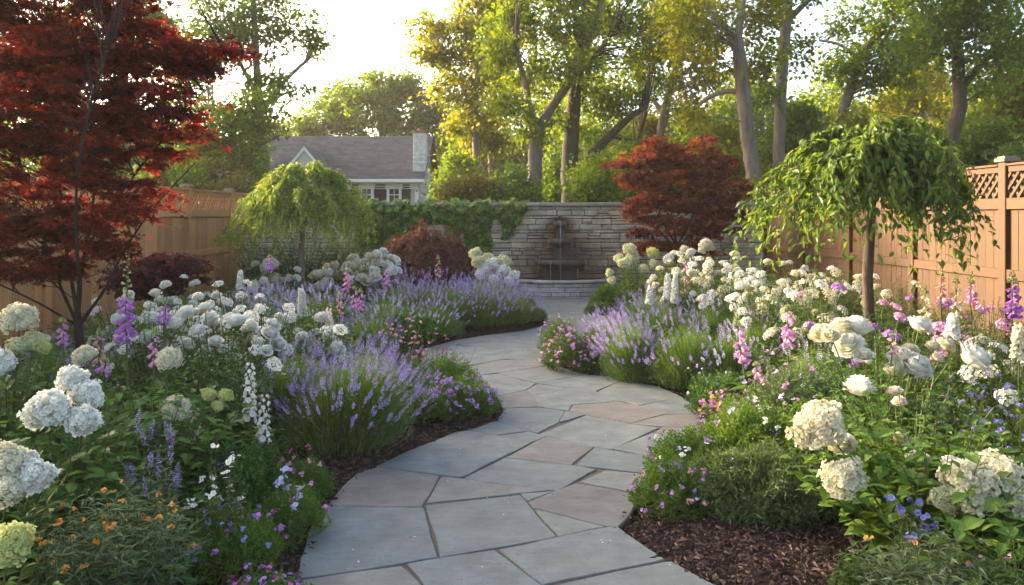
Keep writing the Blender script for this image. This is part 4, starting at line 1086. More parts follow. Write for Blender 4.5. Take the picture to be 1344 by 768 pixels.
# weeping trees: arching boughs, each with strands hanging from it
def weeper(label, d, px, tr_w, top_py, rx, low_py, nb, ns, nl, ls, lw, mat, name, bark, fork_py, tmpl, ry=.8, lean=0.0, irr=.3, skirt=(.2, 1.0), bias=None):
    base = ppt(px, HY, d); base[2] = 0
    t = thing(name, label, "tree", tuple(base)); s = d / FPX
    H_ = EYE - (top_py - HY) * s; zf = EYE - (fork_py - HY) * s; zl = EYE - (low_py - HY) * s; R_ = rx * s
    mb = MB()
    tp = np.array([(0, 0, -.02), (.004, 0, zf * .3), (-.012, .005, zf * .6), (.008, 0, zf * .85), (lean * .3, 0, zf)])
    mb.tube(tp, np.array([1.2, 1.0, .93, .9, .95]) * tr_w * s / 2, 10, wob=.05)
    a = (np.arange(nb) * 2.39996) + U(-.35, .35, nb); q = np.clip(np.sqrt((np.arange(nb) + .5) / nb) * U(1 - irr, 1.06, nb), .12, 1.08)
    amp = 1.0 if bias is None else bias(a)
    zmax = H_ - (H_ - zf) * .45 * q ** 2.4 + U(-.16, .05, nb) * irr * (H_ - zf)
    rr = q * R_ * amp
    B0 = tp[-1] + np.c_[RNG.normal(0, .015, (nb, 2)), U(-.10, .02, nb)]
    dirn = np.stack([np.cos(a), np.sin(a) * ry, 0 * a], 1)
    B1 = dirn * (rr * .55)[:, None] + np.c_[np.full(nb, lean * .5), np.zeros(nb), zf + (zmax - zf) * 1.75]
    zend = np.maximum(zmax - U(.15, .75, nb) * (zmax - zl) * (.25 + .75 * q), zl + .1)
    B2 = dirn * rr[:, None] + np.c_[np.full(nb, lean), np.zeros(nb), zend]
    mb.stems(B0, B1, B2, tr_w * s * .13 * U(.6, 1.2, nb), .0022, 10, 5)
    w = np.repeat(np.arange(nb), ns); k = nb * ns; tt = U(.32, 1.0, k)[:, None]; tt[::ns] = 1.0
    bz = lambda w, t: (1 - t) ** 2 * B0[w] + 2 * t * (1 - t) * B1[w] + t ** 2 * B2[w]
    S0 = bz(w, tt); tang = norm(2 * (1 - tt) * (B1 - B0)[w] + 2 * tt * (B2 - B1)[w])
    side = norm(np.cross(tang, [0, 0, 1.0])) * RNG.normal(0, 1, (k, 1))
    hang = np.maximum(S0[:, 2] - zl, .06) * U(skirt[0], skirt[1], k) * (.42 + .58 * tt[:, 0] * q[w])
    out = dirn[w] * U(.02, .16, (k, 1)) * R_ * .9 + side * .07 * R_
    S1 = S0 + out * .8 + [0, 0, .02]; S1[:, 2] += .05 * hang
    S2 = S0 + out; S2[:, 2] -= hang
    mb.stems(S0, S1, S2, .0035 * (s / .0063) ** .5, .001, 6, 3)
    obj("trunk", mb.mesh("trunk", bark, True), t)
    m = k * nl; v = np.repeat(np.arange(k), nl); u = np.clip(np.tile((np.arange(nl) + .5) / nl, k) + U(-.03, .03, m), 0, 1.02)[:, None]
    P = (1 - u) ** 2 * S0[v] + 2 * u * (1 - u) * S1[v] + u ** 2 * S2[v]
    n2 = nb * nl; w2 = np.repeat(np.arange(nb), nl); u2 = U(.3, 1, (n2, 1))
    P = np.concatenate([P, bz(w2, u2)]) + RNG.normal(0, .010, (m + n2, 3)) * (ls / .06); m2 = m + n2
    oa = np.concatenate([dirn[w][v], dirn[w2]])
    D = norm(oa * U(-.2, .9, (m2, 1)) + rdir(m2) * .6 + np.array([0, 0, -1.0]) * U(.3, 1.1, (m2, 1)))
    Nn = oa * .7 + rdir(m2) * .7 + [0, 0, .7]
    tone = np.clip(np.concatenate([np.repeat(U(0, .55, k), nl), U(.3, .75, n2)]) + U(0, .4, m2), 0, 1)
    mb = MB(); mb.inst(tmpl, P, D, Nn, ls * U(.55, 1.25, m2), lw * U(.7, 1.2, m2), rnd=tone)
    obj("crown", mb.mesh("crown", mat), t)
    return t
M_CBARK = bark_mat("cherry_bark", (.05, .034, .026), (.13, .095, .07), 20, .2)
M_WEEPL = leaf_mat("weeping_leaf", [(0.0757, 0.138, 0.025), (0.123, 0.207, 0.0325), (0.186, 0.261, 0.04), (0.261, 0.309, 0.0438)], .45, (1.6, 1.45, .5), .5, 0)
M_WEEPR = leaf_mat("cherry_leaf", [(0.0455, 0.0875, 0.0198), (0.0715, 0.131, 0.0242), (0.111, 0.181, 0.0308), (0.169, 0.225, 0.0385)], .45, (1.8, 1.6, .5), .4, 0)
weeper("small weeping tree with a dense fine-leaved dome in the left bed", 12.3, 396, 8, 222, 108, 346, 108, 9, 23, .085, .027, M_WEEPL, "weeping_tree", M_BARK, 292, LONG, irr=.42, lean=.04, skirt=(.15, 1.0))
weeper("weeping cherry with long drooping leaves by the right fence", 6.6, 1141, 15, 164, 180, 366, 66, 8, 16, .085, .036, M_WEEPR, "weeping_cherry", M_CBARK, 258, LEAF, lean=.02, irr=.5, skirt=(.3, 1.15))

# ================================================================ PLANTS
G_DARK = leaf_mat("border_leaf", [(0.0278, 0.0725, 0.0158), (0.0481, 0.116, 0.0192), (0.0734, 0.16, 0.0245), (0.114, 0.209, 0.0315)], .3, (1.7, 1.6, .5), .42)
G_MID = leaf_mat("fresh_leaf", [(0.046, 0.0983, 0.0167), (0.0747, 0.145, 0.0213), (0.109, 0.196, 0.0289), (0.149, 0.24, 0.0365)], .35, (1.6, 1.5, .5), .45)
G_GREY = leaf_mat("grey_leaf", [(0.0726, 0.113, 0.0545), (0.109, 0.158, 0.0743), (0.152, 0.209, 0.099), (0.194, 0.253, 0.119)], .3, (1.4, 1.4, .7), .55)
G_STEM = leaf_mat("green_stem", [(.05, .075, .025), (.08, .11, .03), (.10, .12, .04)], .1, (1.3, 1.3, .6), .5)
G_LAV = leaf_mat("lavender_green", [(0.063, 0.121, 0.027), (0.0998, 0.178, 0.036), (0.142, 0.23, 0.0468), (0.173, 0.259, 0.0675)], .4, (1.5, 1.5, .6), .5)
G_SAGE = leaf_mat("sage_leaf", [(.05, .085, .035), (.085, .13, .05), (.12, .17, .065), (.16, .21, .085)], .35, (1.4, 1.4, .6), .55)
P_WHITE = petal_mat("white_petal", (.62, .64, .46), (.82, .815, .77), brown=.5)
P_CREAM = petal_mat("cream_petal", (.54, .51, .28), (.74, .71, .55), brown=.6)
P_LIME = petal_mat("lime_petal", (.34, .40, .10), (.60, .62, .24))
P_PALE = petal_mat("pale_lime_petal", (.42, .46, .20), (.66, .66, .44), brown=.5)
P_BLUSH = petal_mat("blush_petal", (.74, .58, .48), (.84, .72, .64))
P_LAV = petal_mat("lavender_floret", (.21, .16, .37), (.42, .345, .62), .3, .3)
P_LAVP = petal_mat("pale_lavender_floret", (.36, .33, .50), (.55, .51, .72), .3, .25)
P_PURP = petal_mat("purple_petal", (.30, .10, .42), (.52, .26, .66), .35, .25)
P_PINK = petal_mat("pink_petal", (.55, .22, .42), (.74, .42, .62), .35, .25)
P_MAG = petal_mat("magenta_petal", (.40, .05, .22), (.62, .16, .42), .3, .3)
P_ROSE = petal_mat("dusty_pink_petal", (.50, .22, .24), (.68, .38, .40), .3, .25)
P_BLUE = petal_mat("blue_petal", (.16, .15, .42), (.32, .31, .62), .3, .25)
P_ORANGE = petal_mat("orange_petal", (.55, .18, .03), (.75, .34, .06), .3, .25)
P_FOX = petal_mat("foxglove_purple", (.60, .38, .62), (.44, .16, .56), .35, .2)
P_FOXP = petal_mat("foxglove_pink", (.72, .48, .62), (.62, .26, .54), .35, .2)
P_BUD = petal_mat("green_bud", (.20, .26, .08), (.42, .46, .18), .2, .2)

# ---- flower heads, each a shared mesh
def mop_mesh(mat, nf, fs, tmpl=FL4, ruff=.35, seed=0, name="flower_head", core=(.5)):
    """ball of small florets, unit radius"""
    mb = MB()
    i = np.arange(nf) + .5
    z = 1 - 1.72 * i / nf; th = i * 2.39996
    r = np.sqrt(np.maximum(1 - z * z, 0))
    Nr = np.stack([r * np.cos(th), r * np.sin(th), z], 1)
    an = np.arctan2(Nr[:, 1], Nr[:, 0]); lump = 1 + .13 * np.sin(3 * an + seed) * r + .10 * np.sin(5 * z + 2 * an + seed * 2) + .07 * np.sin(7 * an - 6 * z + seed)
    P = Nr * (lump * U(.86, 1.05, nf))[:, None] * [1, 1, .86]
    inst_flat(mb, tmpl, P, Nr + ruff * rdir(nf), fs * U(.8, 1.2, nf))
    k = nf // 2
    inst_flat(mb, tmpl, P[::2] * .84, Nr[::2] + ruff * rdir(len(P[::2])), fs * U(.8, 1.2, len(P[::2])))
    mb.lathe([(0.01, -.62), (.45, -.55), (.72, -.1), (.66, .35), (.35, .62), (.01, .68)], (0, 0, 0), 12, rnd=.3)
    return mb.mesh(name, mat)
def rose_mesh(mat, layers=7, name="flower", openness=1.0, seed=0):
    """cupped rose: shells of overlapping petals, the inner ones closing over the heart, the outer ones flaring"""
    mb = MB(); R0 = np.random.default_rng(seed)
    for l in range(layers):
        f = l / (layers - 1); npet = 3 + int(3.4 * f)
        rho = .26 + .66 * f
        for k in range(npet):
            a = 2 * math.pi * k / npet + l * 1.1 + R0.uniform(-.25, .25)
            top = math.radians((150 - 74 * f ** .8) / (openness ** .5)) + R0.uniform(-.16, .16)
            om = math.pi / npet * R0.uniform(1.15, 1.5); ph0 = R0.uniform(0, 6); rp = rho * R0.uniform(.92, 1.08)
            V = []
            for v in np.linspace(0, 1, 6):
                for u in np.linspace(-1, 1, 7):
                    phi = .25 + (top - .25) * v * (1 - .10 * u * u)
                    fl = max(v - .68, 0) / .32
                    rr = rp * math.sin(phi) + fl ** 1.6 * (.05 + .20 * f) * (1 - .35 * abs(u)) + .045 * math.sin(u * 6 + ph0) * v
                    zz = -rp * .95 * math.cos(phi) + .03 * math.sin(u * 5 + ph0 * 2) * v - fl ** 1.6 * .12 * f
                    az = a + u * om * (.55 + .45 * math.sin(math.pi * (.15 + .65 * v)))
                    V.append((math.cos(az) * rr, math.sin(az) * rr, zz + .46 * (.92 - rho)))
            F = np.array([(i * 7 + q, i * 7 + q + 1, i * 7 + q + 8, i * 7 + q + 7) for i in range(5) for q in range(6)])
            mb.add(V, F, R0.uniform(0, 1), np.repeat(np.linspace(0, 1, 6), 7) * .7 + .3 * f)
    return mb.mesh(name, mat, True)
def cluster_mesh(mat, nf, fs, tmpl=FL5, flat=.6, name="flower_head", eye=None):
    """domed phlox-like cluster, unit radius"""
    mb = MB()
    i = np.arange(nf) + .5; z = 1 - 1.15 * i / nf; th = i * 2.39996; r = np.sqrt(np.maximum(1 - z * z, 0))
    Nr = np.stack([r * np.cos(th), r * np.sin(th), z], 1)
    P = Nr * [1, 1, flat] * U(.8, 1.08, (nf, 1)) + RNG.normal(0, .05, (nf, 3))
    inst_flat(mb, tmpl, P, Nr + [0, 0, .25] + .35 * rdir(nf), fs * U(.8, 1.25, nf))
    k = max(4, nf // 3)
    a = U(0, 6.28, k)
    P1 = P[RNG.integers(0, nf, k)]
    mb.stems(np.tile([0, 0, -.9], (k, 1)), P1 * .5 + [0, 0, -.5], P1, .03, .015, 2, 3, mat=1)
    return mb.mesh(name, [mat, G_STEM])
HEADS = {
 "mop_white": [mop_mesh(P_WHITE, 190, .36, FLR, .75, seed=s) for s in range(3)],
 "mop_cream": [mop_mesh(P_CREAM, 260, .27, FLR, .6, seed=s) for s in range(3)],
 "mop_pale": [mop_mesh(P_PALE, 200, .30, FLR, .6, seed=s) for s in range(2)],
 "mop_lime": [mop_mesh(P_LIME, 240, .26, FLR, .6, seed=s) for s in range(2)],
 "rose_white": [rose_mesh(P_WHITE, seed=s, openness=.85 + .12 * s) for s in range(3)],
 "rose_cream": [rose_mesh(P_CREAM, seed=s + 5, openness=.8 + .14 * s) for s in range(3)],
 "rose_blush": [rose_mesh(P_BLUSH, seed=9, openness=.9)],
 "phlox_white": [cluster_mesh(P_WHITE, 40, .44, flat=.8) for s in range(3)],
 "phlox_cream": [cluster_mesh(P_CREAM, 40, .42, flat=.8) for s in range(2)],
 "phlox_pink": [cluster_mesh(P_PINK, 36, .44) for s in range(2)],
 "phlox_purple": [cluster_mesh(P_PURP, 36, .44) for s in range(2)],
}
for k, v in HEADS.items():
    for me in v: me.name = k + "_head"

# ---- foliage
def leafy(mb, m, R, H, nleaf, L, W, tmpl=LEAF, droop=.3, r0=.004, base=.3, lo=.15, mat_leaf_i=0, mat_stem=1, top=None, hvar=.22):
    """upright or spreading stems with leaves along them; returns the stem tips"""
    a = U(0, 2 * math.pi, m); q = np.sqrt(U(0, 1, m))
    h = H * (1 - .35 * q ** 2.2) * U(1 - hvar, 1.0, m)
    P2 = np.stack([np.cos(a) * q * R, np.sin(a) * q * R, h], 1)
    P0 = np.stack([P2[:, 0] * base, P2[:, 1] * base, np.full(m, -.03)], 1)
    P1 = np.stack([P2[:, 0] * (base + .15), P2[:, 1] * (base + .15), h * .6], 1) + RNG.normal(0, .02, (m, 3))
    mb.stems(P0, P1, P2, r0, r0 * .45, 4, 4, mat=mat_stem)
    n = m * nleaf; w = np.repeat(np.arange(m), nleaf); t = (lo + (1.0 - lo) * np.tile((np.arange(nleaf) + .5) / nleaf, m) + U(-.03, .03, n))[:, None]
    B = (1 - t) ** 2 * P0[w] + 2 * t * (1 - t) * P1[w] + t ** 2 * P2[w]
    ang = np.tile(np.arange(nleaf) * 2.4, m) + U(0, 6.28, m)[w] + U(-.4, .4, n)
    D = np.stack([np.cos(ang), np.sin(ang), U(-.25, .75, n) - droop * .5], 1)
    D[:, :2] += norm(P2[w][:, :2] + 1e-6) * .25
    size = U(.6, 1.15, n) * (1.05 - .45 * t[:, 0] ** 3)
    mb.inst(tmpl, B, D, np.array([0, 0, 1.0]) + rdir(n) * .35, L * size, W * size, mat=mat_leaf_i,
            rnd=np.clip(np.repeat(U(0, .5, m), nleaf) + U(-.1, .35, n) + .15 * t[:, 0], 0, 1))
    return P2
def fine(mb, m, R, H, w, lean=(0, 0), mat=0, base=.35, dome=1.0, spread=1.0):
    """fountain of thin green blades (lavender, catmint, grasses); returns tips and directions"""
    a = U(0, 2 * math.pi, m); q = np.sqrt(U(0, 1, m)) 
    el = q * R
    h = H * np.sqrt(np.maximum(1 - (q * .9) ** 2 * dome, .04)) * U(.62, 1.05, m)
    P2 = np.stack([np.cos(a) * el * spread + lean[0] * h, np.sin(a) * el * spread + lean[1] * h, h], 1)
    P0 = np.stack([np.cos(a) * el * base, np.sin(a) * el * base, np.zeros(m)], 1) + RNG.normal(0, .01, (m, 3)) * [1, 1, 0]
    P1 = np.stack([P0[:, 0] * .6 + P2[:, 0] * .4, P0[:, 1] * .6 + P2[:, 1] * .4, h * .62], 1)
    mb.ribbons(P0, P1, P2, w * U(.7, 1.3, m), 3, mat=mat)
    return P2, norm(P2 - P1)
def carpet(mb, m, R, H, nl, ls, tmpl=DIA, sx=1.0, mat=0, lw=.5):
    """low mound of tiny leaves on short shoots; returns shoot tips"""
    a = U(0, 2 * math.pi, m); q = np.sqrt(U(0, 1, m))
    lump = 1 + .22 * np.sin(a * 3 + U(0, 6)) * q + .15 * np.sin(a * 7 + q * 9)
    h = H * np.sqrt(np.maximum(1 - (q * .97) ** 2.4, .02)) * U(.7, 1.05, m) * lump
    T = np.stack([np.cos(a) * q * R * sx, np.sin(a) * q * R, np.maximum(h, .015)], 1)
    up = norm(np.stack([np.cos(a) * q, np.sin(a) * q, np.full(m, .9)], 1) + rdir(m) * .55)
    S0 = T - up * (.35 * H + .02); S0[:, 2] = np.maximum(S0[:, 2], 0)
    mb.ribbons(S0, (S0 + T) / 2, T, .003, 2, mat=mat)
    n = m * nl; w = np.repeat(np.arange(m), nl); t = U(.1, 1.1, n)[:, None]
    mb.inst(tmpl, S0[w] + (T - S0)[w] * t + RNG.normal(0, ls * .25, (n, 3)), up[w] * .6 + rdir(n) * .9, rdir(n) + [0, 0, .6], ls * U(.6, 1.3, n), ls * lw * U(.7, 1.3, n), mat=mat,
            rnd=np.clip(np.repeat(U(0, .6, m), nl) + U(-.1, .35, n), 0, 1))
    return T, up
def spikes(mb, P, D, length, rad, nw, nf, fs, mat=0, tmpl=DIA, gap=.3):
    """small flower whorls up a stem end (lavender, salvia)"""
    n = len(P); length = np.broadcast_to(length, (n,))
    k = nw * nf; w = np.repeat(np.arange(n), k)
    j = np.tile(np.repeat(np.arange(nw), nf), n) / nw
    ang = np.tile(np.tile(np.arange(nf) * 2 * math.pi / nf, nw), n) + j * 9 + U(-.5, .5, n * k)
    ref = rdir(n); A = norm(np.cross(D, ref)); B = np.cross(D, A)
    o = np.cos(ang)[:, None] * A[w] + np.sin(ang)[:, None] * B[w]
    prof = np.sin(np.pi * (j * .8 + .18)) ** .6
    drop = (U(0, 1, n * k) > .12)
    Pp = P[w] + D[w] * (length[w] * j)[:, None] + o * (rad * prof * .35)[:, None]
    s = fs * prof * U(.7, 1.3, n * k) * drop + 1e-5
    mb.inst(tmpl, Pp, o + D[w] * .55 + rdir(n * k) * .3, D[w] + rdir(n * k) * .4, s, s * .75, mat=mat)

VAR = {}
def variants(key, fn, n):
    if key not in VAR: VAR[key] = [fn(i) for i in range(n)]
    return VAR[key]
def zb(x, y): return float(ground_z(np.array([x]), np.array([y]))[0])
def at(px, d):
    x = (px - CX) * d / FPX; return x, d, max(zb(x, d), -.01)
def hgt(py, d): return EYE - (py - HY) * d / FPX

# ---- lavender
def lav_build(n, R, H, sp_mat, lean, seed, nblade=2600, spk=1.0, slen=.075):
    mb = MB(); fine(mb, nblade, R * .95, H * .82, .0036, (lean[0] * .6, lean[1] * .6), base=.35, dome=1.0)
    fine(mb, nblade // 2, R * 1.0, H * .42, .004, base=.7, dome=.85)
    P2, D = fine(mb, n, R * 1.08, H - slen * .6, .0028, lean, base=.2, dome=1.0)
    k = int(nblade * .9); a = U(0, 6.28, k); q = U(.15, 1, k) ** .5; hz = H * U(.04, .62, k) * np.sqrt(np.maximum(1.02 - q ** 2 * .9, .05))
    P = np.stack([np.cos(a) * q * R * .98 + lean[0] * .5 * hz, np.sin(a) * q * R * .98 + lean[1] * .5 * hz, hz], 1)
    mb.inst(LONG, P, np.stack([np.cos(a) * q * .7, np.sin(a) * q * .7, U(.3, 1.2, k)], 1) + rdir(k) * .35, rdir(k), U(.025, .055, k), U(.005, .009, k), mat=1)
    fol = mb.mesh("lavender_foliage", [G_LAV, G_GREY])
    mb = MB(); s = U(.6, 1.25, n) * slen; D = norm(D + [0, 0, .45])
    spikes(mb, P2 - D * .01, D, s, .009, 8, 4, .0112 * spk)
    k = RNG.integers(0, n, n // 2)
    spikes(mb, P2[k] - D[k] * .045, D[k], .014, .008, 1, 5, .010 * spk)
    return fol, mb.mesh("lavender_spikes", sp_mat)
def lavender(px, d, top, Rpx, label, mat=None, lean=(0, 0), n=260, group="lavender clumps along the path", key=None, nb=2600, spk=1.0, rz=None, slen=.075, name="lavender"):
    x, y, z = at(px, d); H = hgt(top, d) - z; R = Rpx * d / FPX
    fol, sp = lav_build(int(n * .95), R, H, mat or P_LAV, lean, 0, nb, spk, slen)
    t = thing(name, label, "lavender", (x, y, z), group=group)
    obj("foliage", fol, t); o = obj("flower_spikes", sp, t); o["kind"] = "stuff"
    return t

# ---- foxglove, white spire, salvia spike
BELL_V, BELL_F = [], []
for i, (r, y) in enumerate([(.12, 0), (.22, .2), (.30, .55), (.36, .82), (.50, 1.0)]):
    for k in range(8):
        a = k * math.pi / 4
        BELL_V.append((r * math.cos(a), y + (.10 * math.sin(a) if i == 4 else 0), r * math.sin(a) * .9))
for i in range(4):
    for k in range(8): BELL_F.append((i * 8 + k, i * 8 + (k + 1) % 8, i * 8 + 8 + (k + 1) % 8, i * 8 + 8 + k))
BELL = (np.array(BELL_V), np.array(BELL_F))
def fox_build(H, f0, f1, nb, mat, bl, face, budk):
    """returns leaf+stem mesh, open bells as separate (mesh, pos), bud mesh; spike between heights f0*H and H"""
    mb = MB()
    tp = np.array([(0, 0, -.03), (.01, 0, H * .4), (-.005, .01, H * .75), (.012, .0, H)])
    mb.tube(tp, np.array([.008, .007, .0055, .002]), 6, rnd=.4)
    st = mb.mesh("foxglove_stem", G_STEM)
    mb = MB(); n = 26; a = U(0, 6.28, n); hh = H * U(.03, f0 * .8, n)
    D = np.stack([np.cos(a), np.sin(a), U(-.1, .6, n)], 1)
    mb.inst(LEAF, np.c_[np.zeros((n, 2)), hh], D, np.tile([0, 0, 1.], (n, 1)) + rdir(n) * .25, .17 * (1.1 - hh / H) * U(.7, 1.1, n), .065 * (1.1 - hh / H))
    fol = mb.mesh("foxglove_leaves", G_MID)
    mb = MB(); bud = MB()
    j = np.arange(nb) / nb; hb = H * (f0 + (f1 - f0) * j)
    a = face + (np.arange(nb) % 5 - 2) * .62 + U(-.3, .3, nb) + np.where(np.arange(nb) % 3 == 0, math.pi * .7, 0)
    D = np.stack([np.cos(a), np.sin(a), -.55 - .25 * U(0, 1, nb)], 1)
    sz = bl * (1 - .45 * j) * U(.9, 1.1, nb)
    mb.inst(BELL, np.c_[np.cos(a) * .01, np.sin(a) * .01, hb], D, np.tile([0, 0, 1.], (nb, 1)), sz, sz * .82, rnd=U(0, 1, nb))
    k = budk; j = np.arange(k) / k; hb = H * (f1 + (1.0 - f1) * j); a = np.arange(k) * 2.4
    D = np.stack([np.cos(a), np.sin(a), .25 + 0 * a], 1); s = bl * .55 * (1 - .75 * j)
    bud.inst(BELL, np.c_[np.cos(a) * .004, np.sin(a) * .004, hb], D, np.tile([0, 0, 1.], (k, 1)), s, s * .75)
    return st, fol, mb.mesh("foxglove_bells", mat), bud.mesh("foxglove_buds", P_BUD)
def foxglove(px, d, top, label, color="purple", f0=None, open_py=None, low_py=None, nb=20, bl=.045, group="foxgloves", tilt=0.0, cat="foxglove", name="foxglove"):
    x, y, z = at(px, d); H = hgt(top, d) - z
    f0 = (hgt(low_py, d) - z) / H if low_py else .5
    f1 = (hgt(open_py, d) - z) / H if open_py else f0 + (1 - f0) * .75
    mat = {"purple": P_FOX, "pink": P_FOXP, "white": P_WHITE, "blush": P_ROSE, "cream": P_CREAM}[color]
    st, fol, bells, buds = fox_build(H, f0, f1, nb, mat, bl, -math.pi / 2 + random.uniform(-.6, .6), 16)
    t = thing(name, label, cat, (x, y, z), group=group)
    t.rotation_euler = (random.uniform(-.03, .03), tilt, 0)
    obj("stem", st, t); obj("foliage", fol, t); obj("blossoms", bells, t); obj("buds", buds, t)
    return t
def spire(px, d, top, label, mat=None, low_py=None, group="white snapdragon spires", nb=34, fs=.034, cat="snapdragon", name="snapdragon", tmpl=None):
    x, y, z = at(px, d); H = hgt(top, d) - z; f0 = (hgt(low_py, d) - z) / H
    mb = MB(); mb.tube(np.array([(0, 0, -.03), (.01, .005, H * .5), (0, 0, H)]), np.array([.006, .005, .002]), 5); st = mb.mesh("spire_stem", G_STEM)
    mb = MB(); n = 34; a = U(0, 6.28, n); hh = H * U(.08, f0, n)
    mb.inst(LONG, np.c_[np.zeros((n, 2)), hh], np.stack([np.cos(a), np.sin(a), U(.0, .8, n)], 1), np.tile([0, 0, 1.], (n, 1)), .09 * U(.7, 1.1, n), .02); fol = mb.mesh("spire_leaves", G_MID)
    mb = MB(); j = np.arange(nb) / nb; hb = H * (f0 + (.97 - f0) * j); a = np.arange(nb) * 2.4 + U(-.3, .3, nb)
    o = np.stack([np.cos(a), np.sin(a), .2 + 0 * a], 1); s = fs * (1.05 - .6 * j)
    P = np.c_[np.cos(a) * .018 * (1.1 - .6 * j), np.sin(a) * .018 * (1.1 - .6 * j), hb]
    inst_flat(mb, FL5, P + o * .006, o + rdir(nb) * .25, s); inst_flat(mb, FL4, P + o * .014, o + [0, 0, .5] + rdir(nb) * .4, s * .75)
    t = thing(name, label, cat, (x, y, z), group=group); t.rotation_euler = (random.uniform(-.05, .05), random.uniform(-.07, .07), 0)
    obj("stem", st, t); obj("foliage", fol, t); obj("blossoms", mb.mesh("spire_blossoms", mat or P_WHITE), t)
    return t

# ---- shrub with flower heads
def shrub(px, d, label, heads, R, H, cat, name, head_keys, leaf=(.10, .06), m=46, nl=13, gmat=None, tmpl=LEAF, group=None, part="flower_head", droop=.4, key=None, rand_heads=0, hr=.07, sway=.12, htop=(0.58, 1.03)):
    """heads: (px, py, radius px[, key[, depth]]) placed exactly, or rand_heads random ones of radius hr on top"""
    x, y, z = at(px, d)
    t = thing(name, label, cat, (x, y, z), group=group)
    if key:
        fol = variants(key, lambda i: _fol(m, R, H, nl, leaf, gmat, tmpl, droop), 3)[random.randrange(3)]
        obj("foliage", fol, t, rot=(0, 0, random.uniform(0, 6.28)))
    else: obj("foliage", _fol(m, R, H, nl, leaf, gmat, tmpl, droop), t)
    L = []
    for h in heads:
        dd = h[4] if len(h) > 4 else d - random.uniform(-.05, .15)
        L.append((ppt(h[0], h[1], dd) - np.array([x, y, z]), h[2] * dd / FPX, h[3] if len(h) > 3 and h[3] else random.choice(head_keys)))
    for i in range(rand_heads):
        a, q = random.uniform(0, 6.28), math.sqrt(random.random()) * .95
        L.append((np.array([math.cos(a) * q * R, math.sin(a) * q * R, H * (1 - .30 * q * q) * random.uniform(*htop)]), hr * random.uniform(.7, 1.25), random.choice(head_keys)))
    sm = MB()
    for p, r, k in L:
        nrm = np.array([p[0] / max(R, .05) * .7 + random.uniform(-.3, .3), p[1] / max(R, .05) * .6 - .25 + random.uniform(-.3, .3), .95])
        q = Vector(norm(nrm)).to_track_quat('Z', 'Y').to_euler()
        q.rotate_axis('Z', random.uniform(0, 6.28))
        o = obj(part, random.choice(HEADS[k]), t, loc=tuple(p), rot=tuple(q), sc=(r, r, r * random.uniform(.85, 1.0)))
        b = p * [.25, .25, 0] + [0, 0, .02]
        sm.stems(b[None], (p * [.6, .6, .62])[None], (p - norm(nrm) * r * .4)[None], .0045, .003, 6, 5)
    if L: obj("stem", sm.mesh("flower_stems", G_STEM, True), t)
    return t
def _fol(m, R, H, nl, leaf, gmat, tmpl, droop):
    mb = MB(); leafy(mb, m, R, H, nl, leaf[0], leaf[1], tmpl, droop); return mb.mesh("shrub_foliage", [gmat or G_DARK, G_STEM])

# ---- low flowering mounds
def mound(px, d, Rpx, H, label, flowers, gmat=None, nl=14, ls=.016, dens=1.0, sx=1.0, cat="ground cover", name="flowering_mound", group="low flowering mounds edging the path", lw=.5, fsz=.016, nfl=60, tall=0.05, tmpl=DIA):
    x, y, z = at(px, d); R = Rpx * d / FPX
    t = thing(name, label, cat, (x, y, z), group=group)
    mb = MB(); m = int(dens * 1500 * R * R * sx / .16) + 60
    T, up = carpet(mb, m, R, H, nl, ls, tmpl, sx, lw=lw)
    obj("foliage", mb.mesh("mound_foliage", gmat or G_MID), t)
    if flowers:
        mats = flowers if isinstance(flowers, list) else [flowers]
        mb = MB(); k = nfl; sel = RNG.integers(0, m, k)
        P0, D = T[sel], norm(up[sel] + [0, 0, .6] + rdir(k) * .4)
        P = P0 + D * (U(.2, 1, k) * tall)[:, None]
        mb.stems(P0 - D * .03, (P0 + P) / 2, P, .0014, .001, 2, 3, mat=len(mats))
        c = 5; w = np.repeat(np.arange(k), c); mi = RNG.integers(0, len(mats), k)[w]
        Q = P[w] + rdir(k * c) * (fsz * .6)
        for q in range(len(mats)):
            s = mi == q
            if s.any(): inst_flat(mb, FL5, Q[s], D[w][s] + rdir(s.sum()) * .6, fsz * U(.6, 1.2, s.sum()), mat=q)
        o = obj("flowers", mb.mesh("mound_flowers", mats + [G_STEM]), t); o["kind"] = "stuff"
    return t
